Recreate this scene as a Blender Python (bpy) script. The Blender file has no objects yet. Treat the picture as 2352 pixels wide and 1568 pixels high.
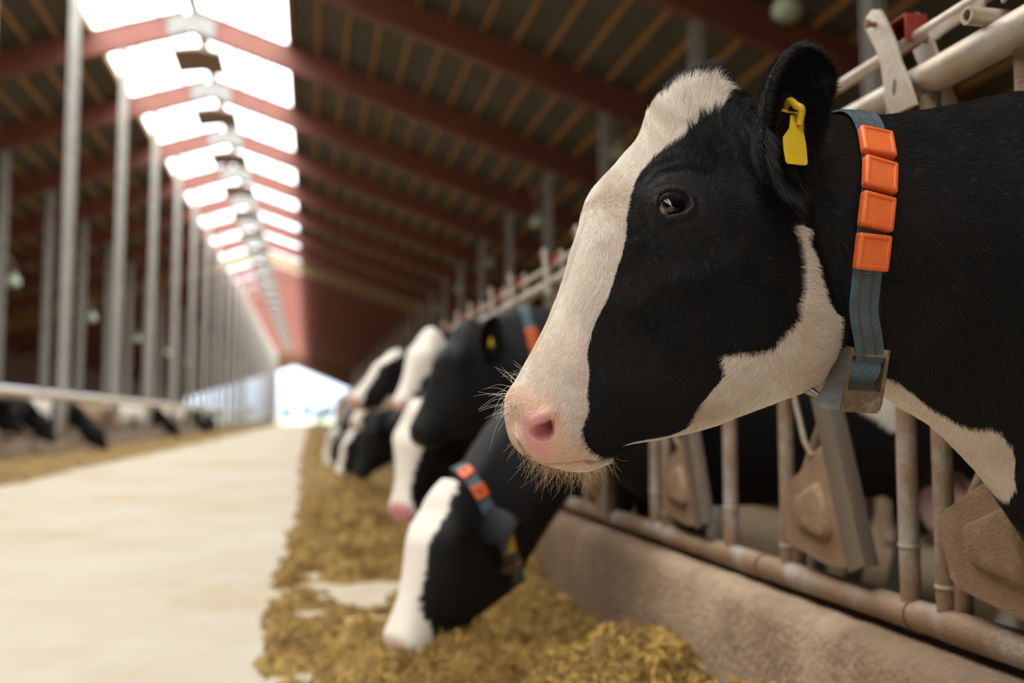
import bpy, bmesh, math, random
import numpy as np
from mathutils import Vector, Matrix, noise as mnoise
from mathutils.kdtree import KDTree
rng = np.random.default_rng(7); random.seed(7)
sc = bpy.context.scene; COL = sc.collection
# ---------------------------------------------------------------- camera
cam_d = bpy.data.cameras.new('camera'); cam = bpy.data.objects.new('camera', cam_d); COL.objects.link(cam)
cam.location = (0, 0, .88); cam.rotation_euler = (math.radians(90+4.401), 0, math.radians(-11.486))
cam_d.lens = 35; cam_d.sensor_width = 36; cam_d.clip_start = .05; cam_d.clip_end = 1500
cam_d.dof.use_dof = True; cam_d.dof.focus_distance = 1.275; cam_d.dof.aperture_fstop = 2.3
sc.camera = cam
# ---------------------------------------------------------------- world: bright overcast sky
W = bpy.data.worlds.new('sky'); sc.world = W; W.use_nodes = True
nt = W.node_tree; nt.nodes.clear()
w_out = nt.nodes.new('ShaderNodeOutputWorld'); w_bg = nt.nodes.new('ShaderNodeBackground')
w_tc = nt.nodes.new('ShaderNodeTexCoord'); w_sx = nt.nodes.new('ShaderNodeSeparateXYZ'); w_r = nt.nodes.new('ShaderNodeValToRGB')
nt.links.new(w_tc.outputs['Generated'], w_sx.inputs[0]); nt.links.new(w_sx.outputs['Z'], w_r.inputs[0])
SKY = 9.5
e = w_r.color_ramp.elements
e[0].position = 0.0; e[0].color = (.072, .086, .107, 1); e[1].position = 1.0; e[1].color = (1, .97, .93, 1)
k = e.new(.10); k.color = (.17, .192, .222, 1); k = e.new(.4); k.color = (.62, .62, .62, 1)
nt.links.new(w_r.outputs[0], w_bg.inputs[0]); w_bg.inputs[1].default_value = SKY
nt.links.new(w_bg.outputs[0], w_out.inputs[0])
def portal(name, loc, rot, sx, sy):
    d = bpy.data.lights.new(name, 'AREA'); d.shape = 'RECTANGLE'; d.size = sx; d.size_y = sy
    d.cycles.is_portal = True
    o = bpy.data.objects.new(name, d); COL.objects.link(o); o.location = loc; o.rotation_euler = rot
RX, RS, ZB = -3.3, .33, 11.35         # ridge position, roof pitch, rafter underside at the ridge
SKX = 2.6                              # half width of the ridge skylight
YF = [10.75+5.65*k for k in range(-13, 27)]
Y0, Y1 = YF[0]-2.8, 160.0
XR, XL = 14.5, -21.0
def zb(x): return ZB-RS*abs(x-RX)
portal('skylight_portal', (RX, 20, ZB+1.0), (0, 0, 0), 2*SKX, 150)
portal('side_portal', (XL-.1, 60, 2.5), (0, math.radians(-90), 0), 1.4, 180)
vs = sc.view_settings
sc.display_settings.display_device = 'sRGB'
vs.view_transform = 'Standard'; vs.look = 'None'; vs.gamma = 1.0; vs.use_curve_mapping = False
vs.exposure = 0.78
cy = sc.cycles
cy.max_bounces = 7; cy.diffuse_bounces = 4; cy.glossy_bounces = 3; cy.transparent_max_bounces = 12; cy.transmission_bounces = 3
cy.caustics_reflective = False; cy.caustics_refractive = False; cy.sample_clamp_indirect = 6
# ---------------------------------------------------------------- materials
def mat(name, col, rough=.7, metal=0., vary=None, scale=6., amount=.5, bump=0., bump_scale=40., coords='Object', spec=.4, detail=5, attr=None, island=0., stretch=None, third=None):
    m = bpy.data.materials.new(name); m.use_nodes = True; t = m.node_tree; b = t.nodes['Principled BSDF']
    b.inputs['Roughness'].default_value = rough; b.inputs['Metallic'].default_value = metal
    b.inputs['Specular IOR Level'].default_value = spec
    tc = t.nodes.new('ShaderNodeTexCoord'); src = tc.outputs[coords]
    if stretch:
        mp = t.nodes.new('ShaderNodeMapping'); mp.inputs['Scale'].default_value = stretch; t.links.new(src, mp.inputs[0]); src = mp.outputs[0]
    last = None
    if attr:
        a = t.nodes.new('ShaderNodeAttribute'); a.attribute_name = attr; last = a.outputs['Color']
    if vary is not None:
        n = t.nodes.new('ShaderNodeTexNoise'); n.inputs['Scale'].default_value = scale; n.inputs['Detail'].default_value = detail; n.inputs['Roughness'].default_value = .65
        t.links.new(src, n.inputs['Vector'])
        r = t.nodes.new('ShaderNodeMapRange'); r.inputs[1].default_value = .5-.28*amount; r.inputs[2].default_value = .5+.28*amount
        t.links.new(n.outputs[0], r.inputs[0])
        mx = t.nodes.new('ShaderNodeMix'); mx.data_type = 'RGBA'; mx.inputs[6].default_value = (*col, 1); mx.inputs[7].default_value = (*vary, 1)
        if last: t.links.new(last, mx.inputs[6])
        t.links.new(r.outputs[0], mx.inputs[0]); last = mx.outputs[2]
        if third is not None:
            n3 = t.nodes.new('ShaderNodeTexNoise'); n3.inputs['Scale'].default_value = scale*.31; n3.inputs['Detail'].default_value = 7; n3.inputs['Roughness'].default_value = .7
            t.links.new(src, n3.inputs['Vector'])
            r3 = t.nodes.new('ShaderNodeMapRange'); r3.inputs[1].default_value = .5; r3.inputs[2].default_value = .66
            t.links.new(n3.outputs[0], r3.inputs[0])
            m3 = t.nodes.new('ShaderNodeMix'); m3.data_type = 'RGBA'; m3.inputs[7].default_value = (*third, 1)
            t.links.new(last, m3.inputs[6]); t.links.new(r3.outputs[0], m3.inputs[0]); last = m3.outputs[2]
    if island:
        g = t.nodes.new('ShaderNodeNewGeometry'); r2 = t.nodes.new('ShaderNodeMapRange')
        r2.inputs[3].default_value = 1-island; r2.inputs[4].default_value = 1+island
        t.links.new(g.outputs['Random Per Island'], r2.inputs[0])
        hs = t.nodes.new('ShaderNodeHueSaturation'); t.links.new(r2.outputs[0], hs.inputs['Value'])
        if last: t.links.new(last, hs.inputs['Color'])
        else: hs.inputs['Color'].default_value = (*col, 1)
        last = hs.outputs[0]
    if last: t.links.new(last, b.inputs['Base Color'])
    else: b.inputs['Base Color'].default_value = (*col, 1)
    if bump:
        n2 = t.nodes.new('ShaderNodeTexNoise'); n2.inputs['Scale'].default_value = bump_scale; n2.inputs['Detail'].default_value = 4
        t.links.new(src, n2.inputs['Vector'])
        bp = t.nodes.new('ShaderNodeBump'); bp.inputs['Strength'].default_value = bump; bp.inputs['Distance'].default_value = .01
        t.links.new(n2.outputs[0], bp.inputs['Height']); t.links.new(bp.outputs[0], b.inputs['Normal'])
    return m
M = {}
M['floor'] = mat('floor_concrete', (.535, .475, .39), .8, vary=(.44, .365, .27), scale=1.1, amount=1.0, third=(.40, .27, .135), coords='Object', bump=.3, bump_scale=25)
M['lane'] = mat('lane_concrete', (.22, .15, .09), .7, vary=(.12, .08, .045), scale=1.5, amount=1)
M['kerb'] = mat('kerb_concrete', (.275, .175, .108), .85, vary=(.16, .10, .064), scale=4, amount=1, third=(.40, .28, .185), bump=.9, bump_scale=60)
M['kerb2'] = mat('pale_kerb_concrete', (.50, .42, .35), .85, vary=(.38, .30, .24), scale=2, amount=1)
M['creamrail'] = mat('cream_rail_paint', (.70, .63, .53), .6, vary=(.58, .48, .38), scale=3, amount=.7)
M['steel'] = mat('galvanised_steel', (.52, .48, .42), .5, .35, vary=(.42, .30, .21), scale=7, amount=.8, bump=.2, bump_scale=120)
M['dusty'] = mat('dusty_steel', (.33, .21, .13), .6, .2, vary=(.20, .12, .07), scale=9, amount=1.0, third=(.42, .41, .385), bump=.4, bump_scale=150)
M['cleansteel'] = mat('pale_worn_steel', (.62, .56, .49), .45, .35, vary=(.45, .33, .23), scale=9, amount=.8, bump=.15, bump_scale=90)
M['channel'] = mat('grey_channel_steel', (.15, .145, .135), .42, .5, vary=(.26, .18, .12), scale=6, amount=1.0, bump=.2, bump_scale=90)
M['guard'] = mat('dusty_plastic', (.31, .185, .105), .8, vary=(.18, .105, .06), scale=14, amount=.9, third=(.40, .26, .15), bump=.7, bump_scale=220)
M['rust'] = mat('rusty_bolt', (.32, .17, .09), .8, .2, vary=(.2, .1, .05), scale=40, amount=1)
M['redplastic'] = mat('red_plastic', (.34, .04, .025), .5, vary=(.2, .03, .02), scale=20, amount=.6)
M['post'] = mat('grey_post_paint', (.50, .48, .44), .45, .25, vary=(.40, .37, .33), scale=2, amount=.7)
M['rafter'] = mat('red_beam_paint', (.255, .088, .064), .55, vary=(.20, .068, .05), scale=1.2, amount=.8)
M['tan'] = mat('pale_timber', (.42, .28, .15), .7, vary=(.33, .21, .11), scale=2, amount=.8)
M['purlin'] = mat('purlin_timber', (.72, .40, .15), .7, vary=(.52, .28, .10), scale=1.2, amount=.9)
M['roof'] = mat('fibre_cement_sheet', (.15, .132, .105), .85, vary=(.105, .094, .075), scale=1.0, amount=.9)
M['wallwood'] = mat('brown_boards', (.14, .065, .03), .8, vary=(.09, .04, .02), scale=1.5, amount=.9, stretch=(1, 1, 6))
M['plate'] = mat('pale_gusset_paint', (.27, .265, .245), .6)
M['vent'] = mat('brown_vent_board', (.36, .25, .18), .7)
M['lamp'] = mat('frosted_lamp_glass', (.62, .72, .52), .35, vary=(.5, .6, .42), scale=4, amount=.5)
M['lampgrey'] = mat('lamp_housing', (.42, .40, .33), .6)
M['feed'] = mat('chopped_silage', (.29, .165, .034), .85, vary=(.075, .037, .008), scale=14, amount=1.0, third=(.42, .275, .08), bump=1.0, bump_scale=70, detail=9)
M['chips'] = mat('straw_chips', (.37, .225, .055), .75, island=.55, spec=.2)
M['grass'] = mat('meadow', (.055, .08, .024), .9, vary=(.075, .092, .036), scale=.05, amount=1)
M['track'] = mat('dry_track', (.14, .12, .088), .9)
M['leaf'] = mat('tree_leaves', (.06, .085, .07), .8, vary=(.045, .065, .055), scale=.4, amount=1)
M['bark'] = mat('bark', (.14, .10, .07), .9)
M['web'] = mat('blue_webbing', (.105, .18, .25), .85, vary=(.085, .10, .095), scale=35, amount=.9, bump=.5, bump_scale=300)
M['webstripe'] = mat('dark_web_stripe', (.10, .07, .035), .85)
M['orange'] = mat('orange_plastic', (.80, .165, .035), .45, vary=(.66, .12, .03), scale=30, amount=.6, bump=.08, bump_scale=200)
M['yellow'] = mat('yellow_plastic', (.74, .50, .02), .42, vary=(.64, .41, .02), scale=60, amount=.5)
M['buckle'] = mat('dirty_buckle', (.30, .22, .135), .5, .45, vary=(.09, .055, .03), scale=70, amount=1.2, third=(.42, .34, .24), bump=.3, bump_scale=150)
M['buckleclean'] = mat('bare_buckle_metal', (.30, .30, .30), .3, .85, vary=(.17, .15, .13), scale=40, amount=.8)
M['digit'] = mat('dark_digit', (.12, .03, .02), .7)
def coatmat(name, rough, spec, bump=.25, bs=350.):
    m = mat(name, (.5, .5, .5), rough, attr='coat', spec=spec, bump=bump, bump_scale=bs); t = m.node_tree
    a = [n for n in t.nodes if n.type == 'ATTRIBUTE'][0]; sp = t.nodes.new('ShaderNodeSeparateColor'); su = t.nodes.new('ShaderNodeMath'); su.operation = 'SUBTRACT'; mr = t.nodes.new('ShaderNodeMapRange')
    t.links.new(a.outputs['Color'], sp.inputs[0]); t.links.new(sp.outputs[0], su.inputs[0]); t.links.new(sp.outputs[1], su.inputs[1]); t.links.new(su.outputs[0], mr.inputs[0])
    mr.inputs[1].default_value = .26; mr.inputs[2].default_value = .36; mr.inputs[3].default_value = rough; mr.inputs[4].default_value = .30      # moist pink nose skin is glossier than hair
    t.links.new(mr.outputs[0], t.nodes['Principled BSDF'].inputs['Roughness']); return m
M['coat'] = coatmat('cow_coat', .62, .25)
M['fur'] = coatmat('cow_hair', .55, .22, bump=0)
M['eye'] = mat('eye_wet', (.5, .5, .5), .04, attr='coat', spec=.7)
M['nose'] = coatmat('cow_skin', .45, .45, .5, 900.)
M['lid'] = mat('dark_eyelid', (.012, .010, .010), .45, vary=(.02, .014, .012), scale=200)
M['hoof'] = mat('hoof_horn', (.10, .08, .06), .6)
def glass():
    m = bpy.data.materials.new('skylight_sheet'); m.use_nodes = True; t = m.node_tree; t.nodes.clear()
    o = t.nodes.new('ShaderNodeOutputMaterial'); a = t.nodes.new('ShaderNodeBsdfTransparent'); g = t.nodes.new('ShaderNodeBsdfGlossy'); x = t.nodes.new('ShaderNodeMixShader')
    a.inputs[0].default_value = (.93, .95, .95, 1); g.inputs['Roughness'].default_value = .15; x.inputs[0].default_value = .06
    t.links.new(a.outputs[0], x.inputs[1]); t.links.new(g.outputs[0], x.inputs[2]); t.links.new(x.outputs[0], o.inputs[0]); return m
M['glass'] = glass()
# ---------------------------------------------------------------- helpers
def link(name, me, m=None, parent=None, smooth=False):
    if m is not None and not me.materials: me.materials.append(m)
    if smooth:
        me.polygons.foreach_set('use_smooth', np.ones(len(me.polygons), bool))
    o = bpy.data.objects.new(name, me); COL.objects.link(o)
    if parent is not None: o.parent = parent
    return o
def empty(name, loc=(0, 0, 0), rz=0., parent=None):
    o = bpy.data.objects.new(name, None); COL.objects.link(o); o.location = loc; o.rotation_euler = (0, 0, rz); o.empty_display_size = .1
    if parent is not None: o.parent = parent
    return o
def tag(o, label, cat, group=None, kind=None):
    o['label'] = label; o['category'] = cat
    if group: o['group'] = group
    if kind: o['kind'] = kind
    return o
def structure(o): o['kind'] = 'structure'; return o
def copy_tree(o, parent=None):
    c = o.copy(); COL.objects.link(c)
    if parent is not None: c.parent = parent
    for ch in list(o.children): copy_tree(ch, c)
    return c
class MB:
    """collects simple solids into one mesh"""
    def __init__(s): s.v = []; s.f = []; s.mi = []
    def add(s, v, f, mi=0):
        n = len(s.v); s.v += [tuple(map(float, p)) for p in v]; s.f += [tuple(n+i for i in q) for q in f]; s.mi += [mi]*len(f)
    def box(s, c, size, Mx=None, mi=0):
        x, y, z = size[0]/2, size[1]/2, size[2]/2
        v = [Vector((sx*x, sy*y, sz*z)) for sx in (-1, 1) for sy in (-1, 1) for sz in (-1, 1)]
        if Mx is not None: v = [Mx @ p for p in v]
        v = [p+Vector(c) for p in v]
        s.add(v, [(0, 1, 3, 2), (4, 6, 7, 5), (0, 4, 5, 1), (2, 3, 7, 6), (0, 2, 6, 4), (1, 5, 7, 3)], mi)
    def beam(s, a, b, w, h, up=(0, 0, 1), mi=0):
        a, b = Vector(a), Vector(b); d = (b-a).normalized(); sd = d.cross(Vector(up)).normalized(); u = sd.cross(d)
        v = [p+sd*sx*w/2+u*sz*h/2 for p in (a, b) for sx in (-1, 1) for sz in (-1, 1)]
        s.add(v, [(0, 1, 3, 2), (4, 6, 7, 5), (0, 4, 5, 1), (2, 3, 7, 6), (0, 2, 6, 4), (1, 5, 7, 3)], mi)
    def tube(s, pts, r, n=12, caps=True, mi=0, hollow=0.):
        pts = [Vector(p) for p in pts]; rr = r if hasattr(r, '__len__') else [r]*len(pts)
        t = [(pts[min(i+1, len(pts)-1)]-pts[max(i-1, 0)]).normalized() for i in range(len(pts))]
        u = t[0].orthogonal().normalized(); V = []; 
        for i, p in enumerate(pts):
            u = (u-t[i]*u.dot(t[i])).normalized(); w = t[i].cross(u)
            V += [p+(u*math.cos(2*math.pi*j/n)+w*math.sin(2*math.pi*j/n))*rr[i] for j in range(n)]
        F = [(i*n+j, i*n+(j+1) % n, (i+1)*n+(j+1) % n, (i+1)*n+j) for i in range(len(pts)-1) for j in range(n)]
        if caps: F += [tuple(range(n-1, -1, -1)), tuple((len(pts)-1)*n+j for j in range(n))]
        s.add(V, F, mi)
    def prism(s, poly, thick, Mx, mi=0):
        """poly 2D (x,y) extruded along z, placed by matrix Mx"""
        n = len(poly); v = [Mx @ Vector((x, y, -thick/2)) for x, y in poly]+[Mx @ Vector((x, y, thick/2)) for x, y in poly]
        s.add(v, [tuple(range(n-1, -1, -1)), tuple(range(n, 2*n))]+[(i, (i+1) % n, n+(i+1) % n, n+i) for i in range(n)], mi)
    def mesh(s, name):
        me = bpy.data.meshes.new(name); me.from_pydata(s.v, [], s.f); me.update()
        if any(s.mi): me.polygons.foreach_set('material_index', s.mi)
        bm = bmesh.new(); bm.from_mesh(me); bmesh.ops.recalc_face_normals(bm, faces=bm.faces); bm.to_mesh(me); bm.free()
        return me
    def build(s, name, m, parent=None, bevel=0., smooth=False, seg=2):
        me = s.mesh(name)
        if bevel:
            bm = bmesh.new(); bm.from_mesh(me)
            ed = [e for e in bm.edges if len(e.link_faces) == 2 and e.calc_face_angle(0) > .6]
            bmesh.ops.bevel(bm, geom=ed, offset=bevel, segments=seg, affect='EDGES', profile=.7); bm.to_mesh(me); bm.free()
        for x in (m if isinstance(m, (list, tuple)) else [m]): me.materials.append(x)
        o = link(name, me, None, parent)
        if smooth or bevel:
            me.polygons.foreach_set('use_smooth', np.ones(len(me.polygons), bool))
            me.set_sharp_from_angle(angle=math.radians(40))
        return o
ORD = ['first', 'second', 'third', 'fourth', 'fifth', 'sixth', 'seventh', 'eighth', 'ninth', 'tenth', 'eleventh', 'twelfth', 'thirteenth', 'fourteenth', 'fifteenth', 'sixteenth', 'seventeenth', 'eighteenth', 'nineteenth', 'twentieth']
def ordw(i):
    if i < 20: return ORD[i]
    return ['twenty-', 'thirty-', 'forty-', 'fifty-', 'sixty-'][(i+1)//10-2]+['', 'first', 'second', 'third', 'fourth', 'fifth', 'sixth', 'seventh', 'eighth', 'ninth'][(i+1) % 10] if (i+1) % 10 else ['', '', 'twentieth', 'thirtieth', 'fortieth', 'fiftieth', 'sixtieth'][(i+1)//10]
HEAD_STATIONS = [
(0.8718,0.8828,0.8712,0.8733,0.0100,0.0140,0.0160,0.0160,0.0140,0.0100),
(0.8759,0.9009,0.8708,0.8537,0.0220,0.0360,0.0440,0.0440,0.0360,0.0220),
(0.8728,0.9166,0.8633,0.8386,0.0300,0.0500,0.0600,0.0600,0.0500,0.0280),
(0.8605,0.9346,0.8443,0.8256,0.0360,0.0580,0.0710,0.0730,0.0620,0.0340),
(0.8428,0.9679,0.8146,0.8154,0.0360,0.0570,0.0720,0.0790,0.0700,0.0340),
(0.8271,0.9987,0.7799,0.8117,0.0360,0.0550,0.0690,0.0760,0.0670,0.0320),
(0.8125,1.0298,0.7475,0.8234,0.0360,0.0550,0.0670,0.0710,0.0600,0.0300),
(0.7989,1.0628,0.7283,0.8443,0.0380,0.0590,0.0710,0.0730,0.0600,0.0320),
(0.7856,1.1032,0.6744,0.8530,0.0430,0.0660,0.0800,0.0820,0.0660,0.0350),
(0.7729,1.1425,0.6090,0.8675,0.0500,0.0800,0.0960,0.0960,0.0760,0.0400),
(0.7590,1.1849,0.5516,0.8869,0.0580,0.0940,0.1100,0.1010,0.0830,0.0450),
(0.7244,1.2272,0.4968,0.9060,0.0500,0.0900,0.1120,0.1030,0.0870,0.0500),
(0.6911,1.2673,0.4554,0.9191,0.0440,0.0820,0.1120,0.1060,0.0890,0.0500),
(0.6721,1.3068,0.4340,0.9269,0.0360,0.0700,0.1080,0.1090,0.0900,0.0500),
(0.6397,1.3408,0.4141,0.9322,0.0300,0.0600,0.1040,0.1110,0.0900,0.0500),
(0.6044,1.3608,0.4039,0.9358,0.0270,0.0520,0.1000,0.1120,0.0900,0.0500),
(0.5765,1.3367,0.3936,0.9395,0.0340,0.0580,0.1010,0.1130,0.0900,0.0480),
(0.5561,1.3154,0.3834,0.9414,0.0450,0.0770,0.1060,0.1160,0.0900,0.0440),
(0.4911,1.3073,0.3664,0.9392,0.0480,0.0830,0.1140,0.1210,0.0900,0.0400),
(0.3997,1.3065,0.3346,0.9221,0.0500,0.0880,0.1220,0.1280,0.0920,0.0360),
(0.3226,1.3145,0.2986,0.8969,0.0550,0.0950,0.1340,0.1380,0.0960,0.0340),
(0.2209,1.3353,0.2398,0.8648,0.0620,0.1060,0.1500,0.1540,0.1040,0.0340),
(0.1058,1.3630,0.1703,0.8031,0.0700,0.1220,0.1720,0.1780,0.1180,0.0360),
]
COAT_LINES = {
'blaze': [(15.538, 0.1875), (14.5, 0.267), (14.071, 0.2784), (13.5, 0.2614), (12.733, 0.25), (12.067, 0.2273), (11.5, 0.1989), (11.0, 0.1932), (10.5, 0.1989), (10.0, 0.2216), (9.476, 0.25), (9.095, 0.2784), (8.609, 0.3011), (8.087, 0.3295), (7.526, 0.358), (6.833, 0.3693), (6.167, 0.375), (5.833, 0.4034), (5.667, 0.4602), (5.25, 0.5114), (5.083, 0.5682), (4.583, 0.6193), (4.583, 0.6591), (4.833, 0.7045), (5.417, 0.7784), (6.167, 0.8636)],
'tuft': [(13.688, 0.0114), (13.938, 0.017), (14.286, 0.0284), (14.429, 0.1136), (15.077, 0.125), (15.308, 0.1477), (15.538, 0.1705)],
'cheek': [(13.562, 0.5227), (14.143, 0.5284), (14.357, 0.5398), (14.143, 0.5511), (13.938, 0.5568), (14.071, 0.5852), (13.875, 0.6193), (13.75, 0.6534), (14.0, 0.6761), (14.5, 0.6932), (13.938, 0.733), (13.5, 0.7955), (13.812, 0.8807), (18.032, 0.9034), (19.115, 0.858), (19.846, 0.8523), (20.6, 0.875), (21.1, 0.8636), (21.3, 0.8466), (21.5, 0.8068), (21.65, 0.8011), (21.95, 0.8068), (22.192, 0.8239), (22.692, 0.8693)],
'cheek_low': [(13.438, 0.5511), (13.188, 0.5739), (12.6, 0.608), (12.0, 0.625), (11.833, 0.642), (11.111, 0.6591), (10.75, 0.6705), (10.45, 0.6648), (9.952, 0.6477), (9.619, 0.6364), (9.476, 0.6761), (9.095, 0.6989), (8.826, 0.7216), (8.652, 0.767), (8.478, 0.8466), (8.261, 0.8807), (7.737, 0.892), (7.105, 0.9034)],
'muzzle': [(2.5, 0.108), (3.0, 0.3125), (3.462, 0.4091), (3.769, 0.4716), (3.923, 0.5398), (3.923, 0.6023), (4.167, 0.6534), (4.583, 0.7045), (5.0, 0.7614), (4.583, 0.8523)],
'pink': [(1.0, 0.5114), (1.667, 0.4716), (2.375, 0.4545), (2.875, 0.4545), (3.231, 0.483), (3.385, 0.5341), (3.385, 0.5795), (3.308, 0.6193), (3.154, 0.6705), (3.231, 0.75), (3.385, 0.858), (2.875, 0.875), (2.25, 0.8239), (1.667, 0.733), (1.167, 0.6534)],
}
FEATURES = {
'pit': [(0.8656, 0.0617, 0.8692), (0.8542, 0.0724, 0.8748), (0.8433, 0.0765, 0.8796), (0.842, 0.0763, 0.872), (0.8421, 0.0739, 0.8599), (0.8483, 0.0686, 0.8525), (0.8579, 0.0611, 0.8519), (0.8654, 0.0547, 0.8563), (0.868, 0.0555, 0.8636)],
'fold': [(0.8693, 0.0586, 0.875), (0.8632, 0.0665, 0.8768), (0.8553, 0.0724, 0.8823), (0.848, 0.075, 0.8854)],
'eye': [(0.7143, 0.0982, 1.1424), (0.7095, 0.0955, 1.1544), (0.7019, 0.0958, 1.1581), (0.6927, 0.0971, 1.1595), (0.6818, 0.0995, 1.1581), (0.6746, 0.1024, 1.1525), (0.6748, 0.1036, 1.1482), (0.6751, 0.1057, 1.1394), (0.6835, 0.1063, 1.1322), (0.6954, 0.1052, 1.1298), (0.7067, 0.1036, 1.1271), (0.7133, 0.101, 1.1321), (0.7146, 0.0992, 1.1384)],
'eyec': [(0.6944, 0.1022, 1.1427)],
'eyering': [(0.7247, 0.0981, 1.1173), (0.7131, 0.0907, 1.1642), (0.6896, 0.0924, 1.1736), (0.6662, 0.1004, 1.1646), (0.6633, 0.1059, 1.1458), (0.6758, 0.1083, 1.1262), (0.7052, 0.1055, 1.1161), (0.7201, 0.0996, 1.0965)],
'brow': [(0.7368, 0.0896, 1.1088), (0.7358, 0.0895, 1.1406), (0.7252, 0.0852, 1.1671), (0.7007, 0.0819, 1.1892), (0.6723, 0.0861, 1.1979), (0.6462, 0.0939, 1.1926)],
'browout': [(0.745, 0.0827, 1.109), (0.7414, 0.0851, 1.1419), (0.7298, 0.0795, 1.1736), (0.7078, 0.0726, 1.1993), (0.6807, 0.0778, 1.2099)],
'orbit': [(0.694, 0.101, 1.1469)],
'mouth': [(0.8318, 0.0235, 0.8218), (0.8184, 0.0428, 0.8233), (0.7976, 0.0546, 0.8261), (0.7721, 0.0468, 0.8275), (0.7473, 0.0287, 0.8304), (0.7342, 0.0216, 0.8439)],
'wr1': [(0.5763, 0.0454, 1.3096), (0.5859, 0.0765, 1.2545), (0.5768, 0.0996, 1.2084), (0.5456, 0.1104, 1.1622), (0.516, 0.1122, 1.125)],
'wr2': [(0.576, 0.0685, 1.2701), (0.5715, 0.0967, 1.2174), (0.5368, 0.1097, 1.1682), (0.5151, 0.1114, 1.1484)],
'wr3': [(0.5511, 0.0561, 1.2936), (0.5622, 0.083, 1.2477), (0.5537, 0.1007, 1.2101)],
'wr4': [(0.5904, 0.0511, 1.2988), (0.6032, 0.0738, 1.2544), (0.5997, 0.0962, 1.209), (0.5745, 0.1095, 1.1676)],
'jaw': [(0.4932, 0.1072, 1.1792), (0.4918, 0.1124, 1.1254), (0.4737, 0.1065, 1.0597), (0.4506, 0.0968, 1.0173), (0.4361, 0.0786, 0.972), (0.4311, 0.0551, 0.9455)],
'crest': [(0.7468, 0.0801, 1.0201), (0.7089, 0.0987, 1.047), (0.6674, 0.1088, 1.0533), (0.6214, 0.1102, 1.0774)],
'mass': [(0.5821, 0.1044, 1.0453)],
'temple': [(0.6246, 0.0988, 1.1906)],
'nbone': [(0.7583, 0.0754, 0.9665)],
'nostw': [(0.8286, 0.0789, 0.8796)],
'nasal': [(0.7706, 0.0589, 1.1016), (0.7807, 0.0601, 1.0499), (0.7948, 0.0599, 0.9991), (0.8124, 0.0648, 0.949)],
'tag': [(0.4085, 0.0934, 1.2371), (0.418, 0.1135, 1.1899), (0.4247, 0.1216, 1.1434), (0.4284, 0.1203, 1.0936)],
'buck': [(0.3627, -0.0181, 0.9392)],
'collar': [(0.3864, 0.0391, 1.3013), (0.396, 0.0746, 1.2696), (0.4058, 0.0936, 1.237), (0.418, 0.1135, 1.1899), (0.4227, 0.1218, 1.1431), (0.4284, 0.1203, 1.0936), (0.4263, 0.1119, 1.0565), (0.4193, 0.0883, 0.9954), (0.4123, 0.0669, 0.9642), (0.3617, -0.0165, 0.9385), (0.3553, -0.0233, 0.9372)],
}
EAR_OUTLINE = [(0.5817, 1.1804), (0.5948, 1.2069), (0.6007, 1.2393), (0.6018, 1.2722), (0.5964, 1.3003), (0.5847, 1.318), (0.5662, 1.3353), (0.5447, 1.3469), (0.525, 1.3482), (0.5111, 1.3388), (0.5035, 1.3197), (0.5025, 1.2916), (0.5057, 1.2632), (0.5089, 1.235), (0.5145, 1.2096), (0.5255, 1.1867), (0.5428, 1.1746), (0.564, 1.1716)]
EAR_TAG_POINTS = {'plate': [(0.5605, 1.254), (0.5509, 1.2548), (0.5495, 1.2401), (0.5449, 1.2306), (0.5435, 1.216), (0.5441, 1.1915), (0.5472, 1.1891), (0.5709, 1.1898), (0.5738, 1.1923), (0.5751, 1.2111), (0.5742, 1.2242), (0.5638, 1.2374)], 'loop': [(0.5636, 1.2734), (0.5558, 1.273), (0.549, 1.2593), (0.5487, 1.2484), (0.5541, 1.2458), (0.5598, 1.2557)], 'pin': [(0.5584, 1.2656), (0.5513, 1.2646)], 'back': [(0.5164, 1.2619), (0.5136, 1.2538), (0.5158, 1.2399), (0.5205, 1.2231), (0.525, 1.2129)]}
HERO_ORIGIN = (1.1300, 1.3026)
HERO_TURN = 0.05236
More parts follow.
